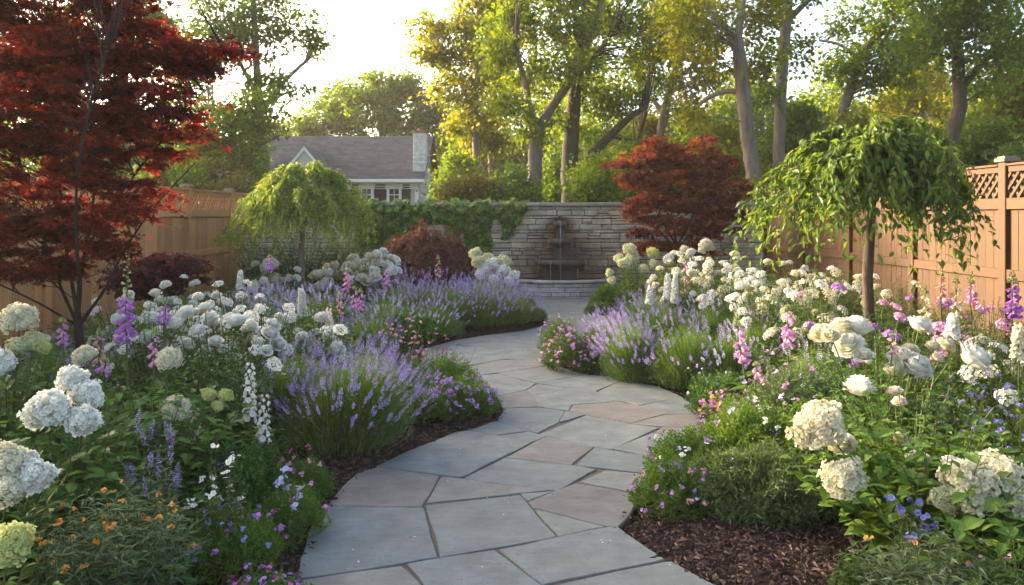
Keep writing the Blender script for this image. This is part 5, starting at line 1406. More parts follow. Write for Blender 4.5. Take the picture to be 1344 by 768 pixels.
# ---- thin stemmed flowers
def wispy(px, d, Rpx, H, label, fmat, n, fs, cat, name, group=None, leaf=(.05, .008), m=60, nl=16, gmat=None, cl=6, ftmpl=FL5, spk=None, tmpl=LONG, nb=0):
    """narrow-leaved upright plant, each stem ending in a small cluster or a spike of flowers"""
    x, y, z = at(px, d); R = Rpx * d / FPX
    t = thing(name, label, cat, (x, y, z), group=group)
    mb = MB(); tips = leafy(mb, m, R, H, nl, leaf[0], leaf[1], tmpl, .1, .0022, .45, .08, hvar=.4)
    obj("foliage", mb.mesh("wispy_foliage", [gmat or G_GREY, G_STEM]), t)
    if not n: return t
    mb = MB(); sel = RNG.permutation(m)[:n]; P = tips[sel]; k = len(P)
    if spk:
        D = norm(rdir(k) * .18 + [0, 0, 1]); spikes(mb, P - D * .02, D, spk * U(.7, 1.2, k), fs * .8, 11, 5, fs)
    else:
        w = np.repeat(np.arange(k), cl); inst_flat(mb, ftmpl, P[w] + rdir(k * cl) * fs * .75 * [1, 1, .6], rdir(k * cl) * .7 + [0, -.2, .8], fs * U(.6, 1.2, k * cl))
    if len(P) <= 45:                                       # few enough to tell apart: each flower cluster a part
        for q in range(len(P)):
            o = MB()
            if spk: spikes(o, P[q:q + 1] - D[q:q + 1] * .02, D[q:q + 1], spk * U(.7, 1.2, 1), fs * .8, 11, 5, fs)
            else: inst_flat(o, ftmpl, P[np.full(cl, q)] + rdir(cl) * fs * .75 * [1, 1, .6], rdir(cl) * .7 + [0, -.2, .8], fs * U(.6, 1.2, cl))
            obj("flower_cluster", o.mesh("flower_cluster", fmat), t)
        return t
    obj("flowers", mb.mesh("wispy_flowers", fmat), t)
    return t

# ================================================================ PLANTING: LEFT BED, near to far
HY_G = "hydrangeas with large heads"
shrub(-8, 2.55, "hydrangea with a lime-yellow head at the bottom left corner", [(8, 716, 30, "mop_lime", 2.5)], .30, .40, "hydrangea", "hydrangea", ["mop_lime"], (.085, .055), 26, 9, G_MID, group=HY_G)
shrub(-10, 2.95, "hydrangea with two creamy heads at the left edge above the lime head", [(6, 606, 25, "mop_cream", 2.9), (10, 640, 23, "mop_cream", 2.85), (46, 624, 20, "mop_white", 2.9), (36, 604, 12, "mop_white", 2.95)], .32, .56, "hydrangea", "hydrangea", ["mop_cream"], (.11, .07), 30, 10, group=HY_G)
shrub(85, 3.45, "hydrangea with four big white heads over dark leaves left of the orange flowers", [(62, 537, 25, "mop_white", 3.25), (114, 518, 18, "mop_white", 3.4), (110, 551, 18, "mop_white", 3.25), (94, 498, 17, "mop_white", 3.45)], .46, .70, "hydrangea", "hydrangea", ["mop_white"], (.12, .075), 60, 12, group=HY_G)
shrub(10, 4.2, "hydrangea with creamy round heads at the left edge beside the maple trunk", [(24, 418, 22, "mop_cream", 4.2), (24, 453, 13, "mop_pale", 4.2), (46, 447, 14, "mop_pale", 4.25), (-4, 476, 18, "mop_white", 4.0), (56, 455, 10, "mop_lime", 4.2)], .42, .86, "hydrangea", "hydrangea", ["mop_cream"], (.12, .075), 44, 11, group=HY_G)
shrub(205, 4.0, "hydrangea with two cream heads under the tall purple foxglove", [(231, 536, 16, "mop_cream", 3.9), (222, 471, 15, "mop_cream", 4.1), (274, 518, 9, "mop_lime", 4.0), (296, 519, 9, "mop_lime", 4.0), (286, 533, 7, "mop_lime", 3.95), (110, 466, 14, "mop_cream", 4.0)], .52, .66, "hydrangea", "hydrangea", ["mop_cream"], (.11, .06), 62, 12, group=HY_G)
wispy(165, 2.95, 105, .54, "grey-green plant with clustered orange flowers in the left foreground", P_ORANGE, 30, .012, "wallflower", "wallflower", m=105, nl=22, leaf=(.075, .011), cl=7)
wispy(85, 2.75, 40, .44, "small grey-green plant with a few orange flowers beside the lime hydrangea", P_ORANGE, 12, .014, "wallflower", "wallflower", m=50, nl=22, leaf=(.055, .009), cl=8)
wispy(200, 3.35, 42, .62, "blue salvia spikes rising behind the orange flowers", P_LAV, 13, .012, "salvia", "salvia", m=40, nl=14, leaf=(.05, .014), spk=.10, gmat=G_GREY)
wispy(62, 2.6, 40, .27, "low broad-leaved green plant at the bottom left", P_ORANGE, 0, .01, "leafy plant", "leafy_plant", m=30, nl=9, leaf=(.07, .04), gmat=G_MID, tmpl=LEAF)
wispy(285, 3.35, 40, .56, "white columbine flowers above the purple carpet of the left foreground", P_WHITE, 15, .027, "columbine", "columbine", m=40, nl=12, leaf=(.03, .012), cl=3, gmat=G_MID)
wispy(378, 3.6, 20, .42, "pale lilac stock flowers beside the left path edge", P_LAVP, 8, .024, "stock", "stock", m=22, nl=12, leaf=(.03, .01), cl=6, gmat=G_MID)
MG = "low flowering mounds edging the path"
mound(345, 2.95, 72, .16, "dark green mound with violet flowers at the bottom left path edge", [P_PURP, P_PURP, P_MAG], G_DARK, nfl=46, ls=.014, tall=.03)
mound(305, 3.35, 70, .24, "green mound with violet flowers below the white columbine", [P_PURP, P_BLUE], G_MID, nfl=40, ls=.014)
mound(255, 2.75, 40, .15, "dark green low mound right of the orange flowers", [P_PURP], G_DARK, nfl=8, ls=.014)
mound(385, 3.75, 50, .22, "feathery bright green mound beside the bare mulch on the left", [P_MAG, P_PINK], G_MID, nfl=12, ls=.022, lw=.2, tmpl=LONG)
mound(400, 4.25, 40, .2, "feathery green mound with magenta flowers under the nearest lavender", [P_MAG, P_ROSE], G_MID, nfl=20, ls=.022, lw=.2, tmpl=LONG, tall=.09)
mound(320, 3.95, 60, .30, "dark green mound under the white snapdragon", [P_LAVP], G_DARK, nfl=14, ls=.03, tmpl=LEAF)
lavender(448, 5.15, 436, 92, "largest lavender clump leaning over the bare mulch on the left", P_LAV, (.40, -.10), 420, nb=4200, slen=.085, spk=.85)
lavender(378, 5.4, 440, 74, "green lavender clump left of the largest lavender clump", P_LAV, (.22, -.05), 130, nb=3600)
mound(602, 6.0, 56, .26, "round mound dotted with violet flowers where the path bends left", [P_PURP, P_PURP, P_LAV], G_MID, nfl=110, ls=.014, tall=.04, fsz=.02)
mound(560, 5.75, 40, .24, "green mound with violet flowers between the largest lavender and the round mound", [P_PURP], G_MID, nfl=40, ls=.014, tall=.04)
mound(575, 6.6, 60, .30, "loose mound with magenta sprays behind the round mound on the left", [P_MAG, P_ROSE], G_MID, nfl=36, ls=.016, tall=.2, fsz=.014)
wispy(528, 7.0, 40, .62, "dusty pink gaura sprays behind the largest lavender", P_ROSE, 38, .017, "gaura", "gaura", m=60, nl=12, leaf=(.03, .006), cl=5, gmat=G_MID)
wispy(575, 7.4, 24, .42, "small pink gaura by the far edge of the round mound", P_MAG, 16, .016, "gaura", "gaura", m=30, nl=12, leaf=(.03, .006), cl=5, gmat=G_MID)
# foxgloves and spires
FG = "foxgloves in the borders"
foxglove(163, 4.5, 330, "tallest foxglove with purple bells and a long green tip in front of the red maple", "purple", low_py=442, open_py=388, nb=24, bl=.052, group=FG)
foxglove(84, 5.0, 415, "magenta foxglove just left of the maple trunk", "pink", low_py=448, open_py=422, nb=16, bl=.036, group=FG)
foxglove(217, 5.0, 393, "short purple foxglove right of the tallest foxglove", "purple", low_py=420, open_py=398, nb=16, bl=.036, group=FG)
foxglove(128, 4.5, 430, "faded pink foxglove right of the maple trunk", "blush", low_py=475, open_py=440, nb=14, bl=.03, group=FG)
foxglove(137, 4.3, 470, "single low violet foxglove bell under the tallest foxglove", "purple", low_py=484, open_py=474, nb=4, bl=.04, group=FG)
foxglove(200, 4.3, 430, "foxglove fading from pink tip to violet bells over the cream heads", "pink", low_py=478, open_py=440, nb=15, bl=.034, group=FG)
foxglove(355, 9.4, 333, "violet foxglove standing in front of the small weeping tree", "purple", low_py=352, open_py=338, nb=14, bl=.05, group=FG)
foxglove(455, 9.2, 348, "pink foxglove left of a shorter pair behind the white flowers", "pink", low_py=379, open_py=356, nb=18, bl=.05, group=FG)
foxglove(465, 8.6, 374, "left one of two short pink foxgloves by the middle lavender", "pink", low_py=402, open_py=380, nb=16, bl=.042, group=FG)
foxglove(473, 8.7, 378, "right one of two short pink foxgloves by the middle lavender", "pink", low_py=404, open_py=384, nb=16, bl=.042, group=FG)
foxglove(507, 10.2, 345, "pink foxglove in front of the white roses beside the dome maple", "pink", low_py=372, open_py=350, nb=16, bl=.045, group=FG)
foxglove(575, 11.6, 334, "pale pink foxglove rising from the middle lavender before the dome maple", "blush", low_py=360, open_py=340, nb=16, bl=.045, group=FG)
foxglove(445, 7.6, 380, "slim pinkish foxglove left of the short pink pair", "blush", low_py=410, open_py=388, nb=12, bl=.035, group=FG)
SG = "white snapdragon spires"
spire(326, 4.4, 472, "white snapdragon with a curved spike beside the green lavender clump", low_py=552, group=SG, nb=42, fs=.042)
spire(342, 4.3, 512, "short white snapdragon with a green tip below the curved one", low_py=578, group=SG, nb=32, fs=.036)
spire(258, 4.1, 534, "white and green snapdragon over the blue salvia", P_PALE, low_py=582, group=SG, nb=30, fs=.034)
spire(400, 8.0, 376, "thick white snapdragon spire left of the middle lavender", low_py=412, group=SG, nb=60, fs=.075)
spire(312, 9.0, 352, "white spire in front of the fence left of the weeping tree", low_py=378, group=SG, nb=40, fs=.06)
spire(436, 7.2, 402, "pale leaning spire at the left end of the middle lavender", P_BLUSH, low_py=432, group=SG, nb=36, fs=.045)
# white phlox and rose masses
WG = "white flowering bushes"
WL = [(205, 5.4, 395, 9, .34, "white phlox bush behind the short purple foxglove"), (255, 5.9, 398, 12, .38, "full white phlox bush right of the short purple foxglove"),
      (300, 5.6, 420, 10, .34, "white phlox bush with big heads left of the green lavender clump"), (345, 6.2, 398, 11, .36, "white phlox bush behind the green lavender clump"),
      (230, 7.0, 384, 9, .40, "white phlox bush behind the full one, nearer the fence"), (300, 7.4, 378, 11, .42, "white phlox bush in front of the far fence posts"),
      (165, 6.8, 392, 8, .40, "white phlox bush tucked behind the tallest foxglove"), (395, 7.0, 412, 8, .30, "small white phlox bush above the largest lavender's left end"),
      (425, 6.4, 430, 6, .26, "little white phlox bush between the green lavender clump and the gaura"), (250, 8.6, 372, 8, .4, "white phlox bush at the foot of the left fence")]
for px, d, top, nh, R, lab in WL:
    shrub(px, d, lab, [], R, hgt(top, d) + .02, "phlox", "phlox", ["phlox_white", "phlox_white", "rose_white", "phlox_white", "mop_white"], (.085, .03), 54, 18, G_DARK, LONG, group=WG, rand_heads=nh + 7, hr=.046)
shrub(285, 4.9, "white roses over lance-shaped dark leaves left of the curved snapdragon", [(258,431,11,"rose_white",4.9),(230,421,12,"rose_white",5.0),(243,408,14,"rose_white",5.1),(310,418,13,"rose_white",5.0),(360,424,10,"rose_white",4.8),(356,436,11,"rose_white",4.75),(283,445,10,"rose_white",4.9),(336,460,8,"phlox_white",4.7),(351,458,9,"rose_white",4.7),(360,478,10,"phlox_white",4.7),(330,425,11,"rose_white",5.1),(268,402,12,"rose_white",5.2)], .46, .74, "rose", "rose_bush", ["rose_white"], (.10, .03), 80, 15, G_DARK, LONG, group="rose bushes")
RG = "rose bushes"
shrub(490, 11.6, "white rose bush left of the dome maple", [], .42, hgt(326, 11.6), "rose", "rose_bush", ["rose_white", "mop_white", "rose_cream"], (.05, .03), 44, 11, G_MID, group=RG, rand_heads=30, hr=.075)
shrub(645, 13.0, "hydrangea with pale lime heads right of the dome maple", [(624,333,8,"mop_pale",12.8),(627,343,8,"mop_pale",12.7),(641,338,7,"mop_pale",13),(646,346,8,"mop_white",12.8),(661,344,9,"mop_pale",12.9),(661,355,8,"mop_white",12.7),(648,366,6,"mop_white",12.6),(675,362,7,"mop_white",12.6),(634,352,7,"mop_white",12.7),(630,360,6,"mop_white",12.6),(668,369,6,"mop_white",12.5)], .44, .80, "hydrangea", "hydrangea", ["mop_pale"], (.08, .05), 50, 10, G_MID, group=HY_G)
shrub(445, 12.6, "cream flowering bush right of the small weeping tree", [], .5, hgt(340, 12.6), "hydrangea", "hydrangea", ["mop_cream", "mop_white"], (.08, .05), 50, 10, G_MID, group=HY_G, rand_heads=16, hr=.08)
shrub(360, 11.8, "white flowering bush under the small weeping tree", [], .5, hgt(345, 11.8), "hydrangea", "hydrangea", ["mop_cream", "mop_white"], (.08, .05), 50, 10, G_MID, group=HY_G, rand_heads=16, hr=.07)
for px, d, top, R, lab in [(398, 14.2, 292, .75, "dark green bush in the shade behind the small weeping tree"), (345, 14.0, 305, .6, "dark green bush between the left fence and the small weeping tree"), (455, 14.4, 296, .6, "dark green bush between the small weeping tree and the dome maple")]:
    shrub(px, d, lab, [], R, hgt(top, d), "bush", "evergreen_bush", ["mop_white"], (.07, .04), 90, 22, G_DARK, group="dark bushes before the stone wall")
# middle lavenders
LG = "lavender clumps along the path"
for px, d, top, Rp, lab, mt, n, ln in [
    (662, 10.9, 366, 46, "lavender clump at the right tip of the middle bed", P_LAV, 190, (.16, -.05)),
    (625, 10.6, 356, 54, "lavender clump second from the tip of the middle bed", P_LAV, 280, (.10, -.05)),
    (575, 10.4, 352, 54, "lavender clump in front of the dome maple", P_LAV, 280, (.06, -.03)),
    (530, 10.3, 350, 52, "lavender clump in front of the white rose bush", P_LAV, 260, (.02, -.03)),
    (505, 9.3, 378, 46, "low green lavender clump at the left front of the middle bed", P_LAVP, 70, (0, 0)),
    (560, 9.75, 384, 50, "lavender clump on the front edge of the middle bed", P_LAVP, 90, (.04, 0)),
    (640, 11.9, 350, 46, "lavender clump just before the pale lime hydrangea", P_LAV, 200, (.06, 0)),
    (480, 8.4, 400, 44, "lavender clump behind the gaura sprays", P_LAV, 130, (.06, 0)),
    (420, 9.2, 368, 50, "hazy lavender clump behind the thick white spire", P_LAVP, 240, (0, 0)),
    (372, 9.6, 364, 50, "hazy lavender clump in front of the weeping tree's trunk", P_LAVP, 240, (0, 0)),
    (330, 8.6, 372, 46, "hazy lavender clump at the left end of its row", P_LAVP, 200, (0, 0)),
    (430, 6.5, 440, 40, "lavender clump between the little phlox bush and the gaura", P_LAV, 110, (.12, 0)),
    (485, 6.2, 448, 44, "lavender clump just behind the largest lavender clump", P_LAV, 170, (.2, 0)),
    (150, 6.2, 430, 46, "dim lavender clump right behind the maple trunk", P_LAV, 90, (0, 0)),
    (70, 6.0, 432, 50, "dim lavender clump left of the maple trunk", P_LAV, 110, (0, 0))]:
    lavender(px, d, top, Rp, lab, mt, ln, n, nb=2000 if d > 8 else 2600, spk=1.15 if d > 8 else 1.0, slen=.085)
mound(684, 11.3, 34, .20, "small grey-green mound at the tip of the middle bed", [P_LAVP], G_GREY, nfl=10, ls=.03, lw=.25, tmpl=LONG)
mound(520, 9.4, 60, .26, "green ground cover at the left foot of the middle bed", None, G_DARK, ls=.03, tmpl=LEAF)

# ================================================================ PLANTING: RIGHT BED, near to far
shrub(1235, 3.3, "hydrangea with the biggest cream heads in the right foreground", [(1076, 558, 33, "mop_cream", 3.3), (1106, 628, 26, "mop_cream", 3.2), (1274, 640, 34, "mop_cream", 3.1), (1310, 632, 36, "mop_cream", 3.15), (1262, 622, 20, "mop_white", 3.15), (1240, 655, 17, "mop_pale", 3.1), (1326, 650, 26, "mop_cream", 3.1), (1250, 606, 13, "rose_white", 3.2)],
      .62, .62, "hydrangea", "hydrangea", ["mop_cream"], (.11, .07), 84, 13, G_MID, group=HY_G)
shrub(1190, 3.7, "rose bush with single cream and blush roses right of the big cream hydrangea head", [(1104, 580, 17, "rose_cream", 3.4), (1205, 603, 17, "rose_white", 3.45), (1181, 574, 11, "rose_blush", 3.5), (1173, 512, 11, "rose_blush", 3.8), (1128, 502, 20, "rose_white", 3.9), (1180, 525, 9, "rose_blush", 3.7)],
      .46, .76, "rose", "rose_bush", ["rose_white"], (.075, .045), 60, 13, G_MID, group=RG)
shrub(1160, 4.5, "rose bush with the large white roses left of the right fence", [(1079, 434, 17, "rose_cream", 4.5), (1104, 425, 17, "rose_cream", 4.6), (1126, 424, 18, "rose_white", 4.6), (1112, 449, 21, "rose_white", 4.5), (1134, 464, 12, "rose_white", 4.4), (1090, 438, 12, "rose_cream", 4.4), (1205, 477, 20, "rose_white", 4.3), (1184, 466, 17, "rose_white", 4.35), (1175, 483, 13, "rose_cream", 4.3), (1284, 467, 22, "rose_white", 4.4), (1210, 424, 15, "rose_white", 4.6), (1226, 452, 10, "rose_cream", 4.4), (1245, 450, 12, "rose_cream", 4.5), (1232, 468, 8, "rose_blush", 4.4), (1195, 456, 11, "rose_cream", 4.4)],
      .56, .84, "rose", "rose_bush", ["rose_white"], (.075, .045), 84, 13, G_DARK, group=RG)
wispy(1230, 2.75, 105, .38, "blue-green leafy plant with a few orange and faded flowers at the bottom right", P_ORANGE, 6, .016, "leafy plant", "leafy_plant", m=130, nl=20, leaf=(.07, .014), cl=6, gmat=G_GREY)
wispy(1130, 2.95, 40, .26, "small bright leafy plant at the right edge of the bare mulch", P_ROSE, 4, .012, "leafy plant", "leafy_plant", m=44, nl=14, leaf=(.05, .018), cl=5, gmat=G_MID, tmpl=LEAF)
wispy(1195, 3.05, 30, .46, "blue cornflowers below the big cream hydrangea heads", P_BLUE, 9, .026, "cornflower", "cornflower", m=24, nl=12, leaf=(.05, .01), cl=6)
wispy(1330, 2.7, 50, .40, "green plant with seed heads at the bottom right corner", P_ROSE, 8, .014, "leafy plant", "leafy_plant", m=70, nl=16, leaf=(.06, .014), cl=5, gmat=G_MID)
wispy(1325, 4.0, 60, .70, "blue salvia by the right edge under the white roses", P_BLUE, 40, .018, "salvia", "salvia", m=70, nl=14, leaf=(.05, .014), cl=8, gmat=G_MID)
wispy(1265, 4.4, 40, .62, "pale blue flowers between the white roses and the salvia", P_LAVP, 22, .02, "aster", "aster", m=44, nl=14, leaf=(.05, .014), cl=6, gmat=G_MID)
# mounds by the mulch
mound(885, 4.05, 62, .24, "green mound with violet flowers on the right path edge in front", [P_PURP, P_PURP, P_ROSE], G_MID, nfl=42, ls=.016, tall=.05)
mound(1000, 4.0, 98, .25, "wide grey-green thyme mound above the bare mulch", [P_LAVP], G_SAGE, nfl=8, ls=.042, lw=.2, tmpl=LONG, nl=9)
mound(905, 4.6, 60, .24, "pale green mound with white and lilac flowers behind the front right mound", [P_LAVP, P_WHITE, P_PURP], G_MID, nfl=30, ls=.018, tall=.08, fsz=.02)
mound(985, 4.75, 70, .34, "green mound with pansies behind the thyme mound", [P_LAVP, P_PURP, P_WHITE], G_MID, nfl=24, ls=.02, tall=.1, fsz=.024)
mound(958, 5.45, 42, .24, "mound crowded with magenta and violet flowers beside the outer path bend", [P_PURP, P_MAG, P_PINK, P_ORANGE], G_MID, nfl=80, ls=.016, tall=.05, fsz=.02)
mound(1040, 5.3, 70, .40, "loose lilac-flowered catmint left of the big cream heads", [P_LAVP, P_PINK, P_LAV], G_GREY, nfl=70, ls=.02, tall=.12, fsz=.018)
mound(945, 6.0, 46, .30, "dark green mound with violet flowers at the back of the outer bend", [P_PURP, P_LAVP], G_DARK, nfl=36, ls=.018, tall=.08)
mound(1080, 4.5, 60, .36, "green leafy mound left of the rose bush", [P_PINK, P_LAVP], G_MID, nfl=30, ls=.03, tmpl=LEAF, tall=.12)
mound(752, 7.8, 42, .34, "rounded mound covered in small pink flowers on the inner path edge", [P_PINK, P_PINK, P_PURP], G_MID, nfl=170, ls=.016, tall=.06, fsz=.02)
mound(735, 8.6, 30, .36, "loose pink sprays behind the pink mound", [P_ROSE, P_PINK], G_MID, nfl=50, ls=.016, tall=.14, fsz=.016)
mound(806, 12.6, 34, .40, "rounded green bush beside the fountain basin", None, G_MID, ls=.03, tmpl=LONG, lw=.25, name="rounded_bush", cat="bush")
mound(786, 12.2, 20, .16, "low green tuft in front of the round bush by the basin", None, G_GREY, ls=.03, tmpl=LONG, lw=.25)
for px, d, top, Rp, lab, mt, n, ln in [
    (835, 7.35, 402, 46, "vivid purple lavender clump leaning over the path on the right", P_LAV, 230, (-.22, -.10)),
    (905, 7.0, 404, 56, "mostly green lavender clump right of the vivid purple one", P_LAV, 80, (-.10, -.05)),
    (955, 6.8, 420, 46, "green lavender clump at the back of the outer path bend", P_LAVP, 60, (-.05, 0)),
    (805, 8.4, 402, 40, "purple lavender clump behind the pink mound", P_LAV, 140, (-.15, -.05)),
    (870, 8.6, 384, 52, "lavender clump behind the vivid purple one", P_LAV, 120, (-.08, 0)),
    (935, 8.6, 380, 52, "lavender clump in front of the white phlox field", P_LAVP, 100, (0, 0)),
    (1000, 7.4, 400, 50, "bluish lavender clump left of the weeping cherry trunk", P_LAVP, 120, (0, 0)),
    (850, 10.0, 374, 44, "small lavender clump below the pale hydrangeas on the right", P_LAV, 160, (0, 0)),
    (1070, 5.6, 430, 50, "lavender clump left of the large white roses", P_LAVP, 60, (0, 0))]:
    lavender(px, d, top, Rp, lab, mt, ln, n, nb=2400, spk=1.1, slen=.085)
foxglove(985, 5.6, 408, "leaning pink foxglove left of the weeping cherry trunk", "pink", low_py=470, open_py=428, nb=20, bl=.05, group=FG, tilt=-.12)
foxglove(1033, 6.0, 400, "upright pink foxglove near the weeping cherry trunk", "pink", low_py=450, open_py=406, nb=20, bl=.05, group=FG)
foxglove(900, 10.2, 334, "magenta foxglove among the far white flowers on the right", "pink", low_py=384, open_py=340, nb=22, bl=.055, group=FG)
foxglove(1331, 5.6, 355, "tall purple foxglove at the right edge before the fence", "purple", low_py=412, open_py=372, nb=24, bl=.055, group=FG)
foxglove(1275, 6.6, 356, "faded foxglove with a violet foot against the right fence", "pink", low_py=392, open_py=372, nb=14, bl=.045, group=FG)
foxglove(1236, 6.8, 350, "slim pale violet foxglove against the right fence", "blush", low_py=395, open_py=362, nb=16, bl=.04, group=FG)
foxglove(1256, 6.2, 362, "cream foxglove between the two faded foxgloves by the fence", "cream", low_py=412, open_py=372, nb=18, bl=.04, group=FG)
foxglove(1215, 5.9, 374, "cream foxglove right of the weeping cherry trunk", "cream", low_py=425, open_py=385, nb=20, bl=.045, group=FG)
foxglove(1169, 4.3, 438, "small dusty pink foxglove bud spike among the white roses", "blush", low_py=462, open_py=440, nb=12, bl=.024, group=FG)
foxglove(992, 5.2, 474, "low pink foxglove end hanging by the leaning one", "pink", low_py=492, open_py=480, nb=6, bl=.04, group=FG)
spire(848, 8.8, 372, "white spire left of a taller white pair on the right", low_py=398, group=SG, nb=34, fs=.06)
spire(872, 9.4, 356, "left one of the tall white spire pair below the far hydrangeas", low_py=392, group=SG, nb=44, fs=.07)
spire(882, 9.3, 354, "right one of the tall white spire pair below the far hydrangeas", low_py=396, group=SG, nb=44, fs=.07)
spire(1236, 4.8, 405, "white phlox-like spire above the large white roses", low_py=440, group=SG, nb=40, fs=.055)
spire(1334, 4.6, 420, "cream spire at the right edge above the blue salvia", P_CREAM, low_py=470, group=SG, nb=44, fs=.05)
shrub(835, 11.6, "hydrangea with pale green heads nearest the fountain on the right", [(827,327,8,"mop_pale",11.5),(812,339,6,"mop_pale",11.4),(820,345,8,"mop_pale",11.3),(831,337,8,"mop_pale",11.5),(857,332,8,"mop_lime",11.6),(858,346,6,"mop_pale",11.3),(800,358,5,"mop_pale",11.2),(803,368,5,"mop_cream",11.2),(845,352,6,"mop_pale",11.2)], .5, hgt(335, 11.6), "hydrangea", "hydrangea", ["mop_pale"], (.08, .05), 54, 11, G_MID, group=HY_G)
shrub(930, 11.4, "hydrangea with one high creamy head below the orange-red maple", [(927,322,9,"mop_cream",11.2),(898,327,5,"mop_cream",11.3),(877,340,7,"mop_white",11.2),(905,332,5,"mop_white",11.2)], .5, hgt(330, 11.4), "hydrangea", "hydrangea", ["mop_white"], (.08, .05), 54, 11, G_MID, group=HY_G, rand_heads=10, hr=.06)
WR = [(885, 10.6, 336, 13, .42, "white phlox bush behind the magenta foxglove"), (945, 10.0, 334, 14, .44, "white phlox bush left of the weeping cherry's hanging branches"),
      (1000, 9.6, 344, 15, .44, "white phlox bush under the left side of the weeping cherry"), (960, 8.8, 360, 14, .42, "white phlox bush before the cherry's left branches"),
      (1020, 8.2, 358, 15, .42, "cream phlox bush in the middle of the white field"), (1075, 8.6, 352, 14, .44, "cream phlox bush left of the weeping cherry trunk"),
      (1000, 7.6, 372, 12, .36, "white phlox bush at the front of the white field"), (1060, 7.0, 384, 12, .36, "white phlox bush just in front of the cherry trunk"),
      (1110, 9.2, 350, 12, .44, "white phlox bush at the foot of the right fence"), (905, 9.6, 350, 10, .38, "white phlox bush right of the tall spire pair"),
      (1180, 7.8, 362, 10, .42, "leafy phlox bush with few flowers right of the cherry trunk"), (1040, 10.4, 344, 10, .46, "white phlox bush deep under the weeping cherry")]
for px, d, top, nh, R, lab in WR:
    shrub(px, d, lab, [], R, hgt(top, d), "phlox", "phlox", ["phlox_white", "phlox_cream", "phlox_white", "phlox_white", "phlox_cream", "rose_cream"] if "leafy" not in lab else ["phlox_cream"], (.08, .032), 54, 18, G_MID, LONG, group=WG, rand_heads=(nh + 8) if "leafy" not in lab else 5, hr=.052)
PG = "pink and purple phlox bushes"
for px, d, top, nh, R, k, lab in [(1150, 6.2, 404, 9, .36, "phlox_purple", "purple phlox bush in front of the weeping cherry trunk"), (1085, 6.6, 378, 8, .34, "phlox_purple", "purple phlox bush left of the weeping cherry trunk"),
                               (1270, 5.2, 418, 7, .32, "phlox_pink", "bright pink phlox bush behind the large white roses"), (1190, 5.4, 420, 7, .34, "phlox_purple", "small violet phlox bush above the large white roses"),
                               (1300, 6.6, 392, 9, .40, "phlox_pink", "pink phlox bush at the foot of the right fence"), (1230, 7.2, 388, 7, .4, "phlox_purple", "violet phlox bush among the foxgloves by the fence")]:
    shrub(px, d, lab, [], R, hgt(top, d) , "phlox", "phlox", [k, k, "phlox_pink"], (.07, .022), 50, 14, G_MID, LONG, group=PG, rand_heads=nh - 1, hr=.052)
shrub(1320, 5.0, "white-flowered bush at the right edge beside the bright pink phlox", [], .34, hgt(432, 5.0), "phlox", "phlox", ["phlox_white", "phlox_cream"], (.07, .022), 44, 14, G_MID, LONG, group=WG, rand_heads=12, hr=.05)

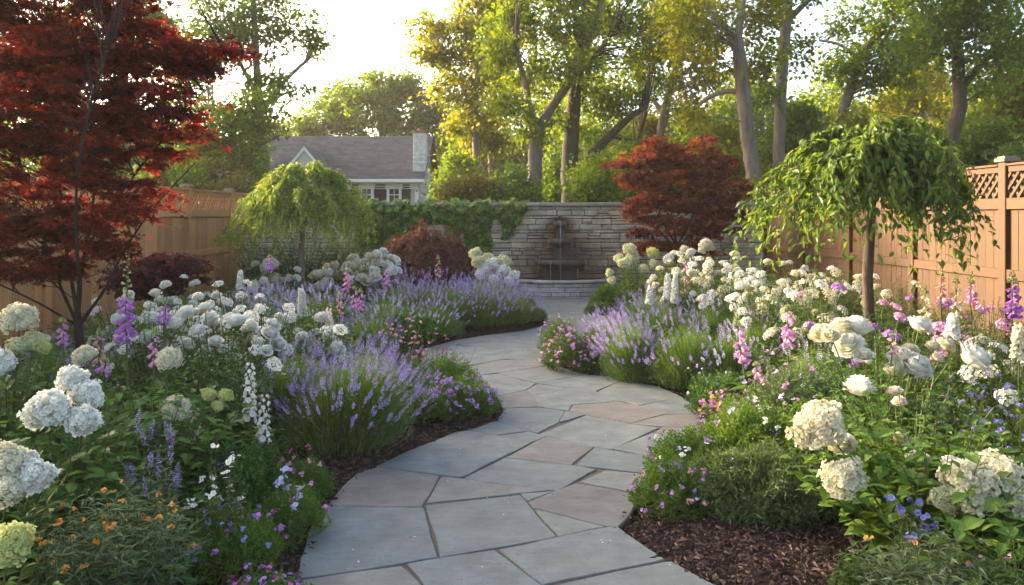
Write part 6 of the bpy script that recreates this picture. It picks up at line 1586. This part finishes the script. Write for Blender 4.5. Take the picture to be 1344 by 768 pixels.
# ================================================================ low leafy cover that closes the beds
def cover(px_ranges, label, mat, seed):
    mb = MB()
    x, y = [], []
    for (x0, x1, y0, y1, n) in px_ranges: x.append(U(x0, x1, n)); y.append(U(y0, y1, n))
    x, y = np.concatenate(x), np.concatenate(y)
    d = edge_dist(PATH_XY, x, y); ins = inside(PATH_XY, x, y)
    k = (~ins) & (d > .42) & ~((np.abs(x - .95) < .75) & (y > 3.1) & (y < 3.9)) & ~((np.hypot((x - 1.06) / 1.15, (y - 15.2) / .85) < 1)) & (np.abs(x) < 4.75)
    x, y, d = x[k], y[k], d[k]; n = len(x)
    h = U(.08, .34, n) * np.clip(d / .8, .4, 1.2)
    z = ground_z(x, y)
    P0 = np.stack([x, y, z], 1); P2 = P0 + np.stack([U(-.1, .1, n), U(-.1, .1, n), h], 1); P1 = (P0 + P2) / 2 + RNG.normal(0, .02, (n, 3))
    mb.stems(P0, P1, P2, .003, .0015, 3, 3, mat=1)
    nl = 7; w = np.repeat(np.arange(n), nl); t = U(.25, 1.05, n * nl)[:, None]
    B = (1 - t) ** 2 * P0[w] + 2 * t * (1 - t) * P1[w] + t ** 2 * P2[w]
    a = U(0, 6.28, n * nl)
    mb.inst(LEAF, B, np.stack([np.cos(a), np.sin(a), U(-.2, .6, n * nl)], 1), np.array([0, 0, 1.]) + rdir(n * nl) * .4, U(.04, .085, n * nl), U(.02, .042, n * nl))
    tag(obj("border_foliage", mb.mesh("border_foliage", [mat, G_STEM])), label, "ground cover", kind="stuff")
cover([(-4.7, -.7, 2.6, 9, 5200), (-4.7, .3, 9, 15, 2600)], "low leafy greenery filling the left flower bed", G_DARK, 1)
cover([(.9, 4.7, 2.4, 9, 5200), (1.2, 4.7, 9, 15, 2400)], "low leafy greenery filling the right flower bed", G_MID, 2)

# fallen petals, crumbs of bark and seed husks on the paving
n = 1000
x, y = U(-1.6, 1.6, n), U(3.1, 11, n)
d = edge_dist(PATH_XY, x, y); k = inside(PATH_XY, x, y) & (U(0, 1, n) < np.exp(-d * 2.6) + .12); x, y = x[k], y[k]; n = len(x)
mb = MB(); mi = RNG.integers(0, 4, n)
for q in range(4):
    s_ = mi == q
    mb.inst(DIA, np.c_[x[s_], y[s_], np.full(s_.sum(), .004)], np.c_[RNG.normal(0, 1, (s_.sum(), 2)), U(0, .2, s_.sum())], np.tile([0, 0, 1.], (s_.sum(), 1)) + rdir(s_.sum()) * .3, U(.006, .019, s_.sum()), U(.003, .010, s_.sum()), mat=q)
tag(obj("fallen_petals", mb.mesh("fallen_petals", [P_WHITE, P_LAV, M_CHIP, G_DARK])), "fallen petals and bits of leaf scattered on the paving", "petals", kind="stuff")

# ---------------------------------------------------------------- warm evening air
m = bpy.data.materials.new("air"); m.use_nodes = True
nt = m.node_tree; nt.nodes.remove(nt.nodes["Principled BSDF"])
pv = nt.nodes.new("ShaderNodeVolumePrincipled")
pv.inputs["Color"].default_value = (.96, .93, .84, 1); pv.inputs["Density"].default_value = .0008; pv.inputs["Anisotropy"].default_value = .2
nt.links.new(pv.outputs[0], nt.nodes["Material Output"].inputs["Volume"])
mb = MB(); mb.box((0, 32, 12.5), (75, 48, 14.2), .5)
tag(obj("haze", mb.mesh("haze", m)), "thin golden evening haze hanging over the garden and the wood", "haze", kind="stuff")
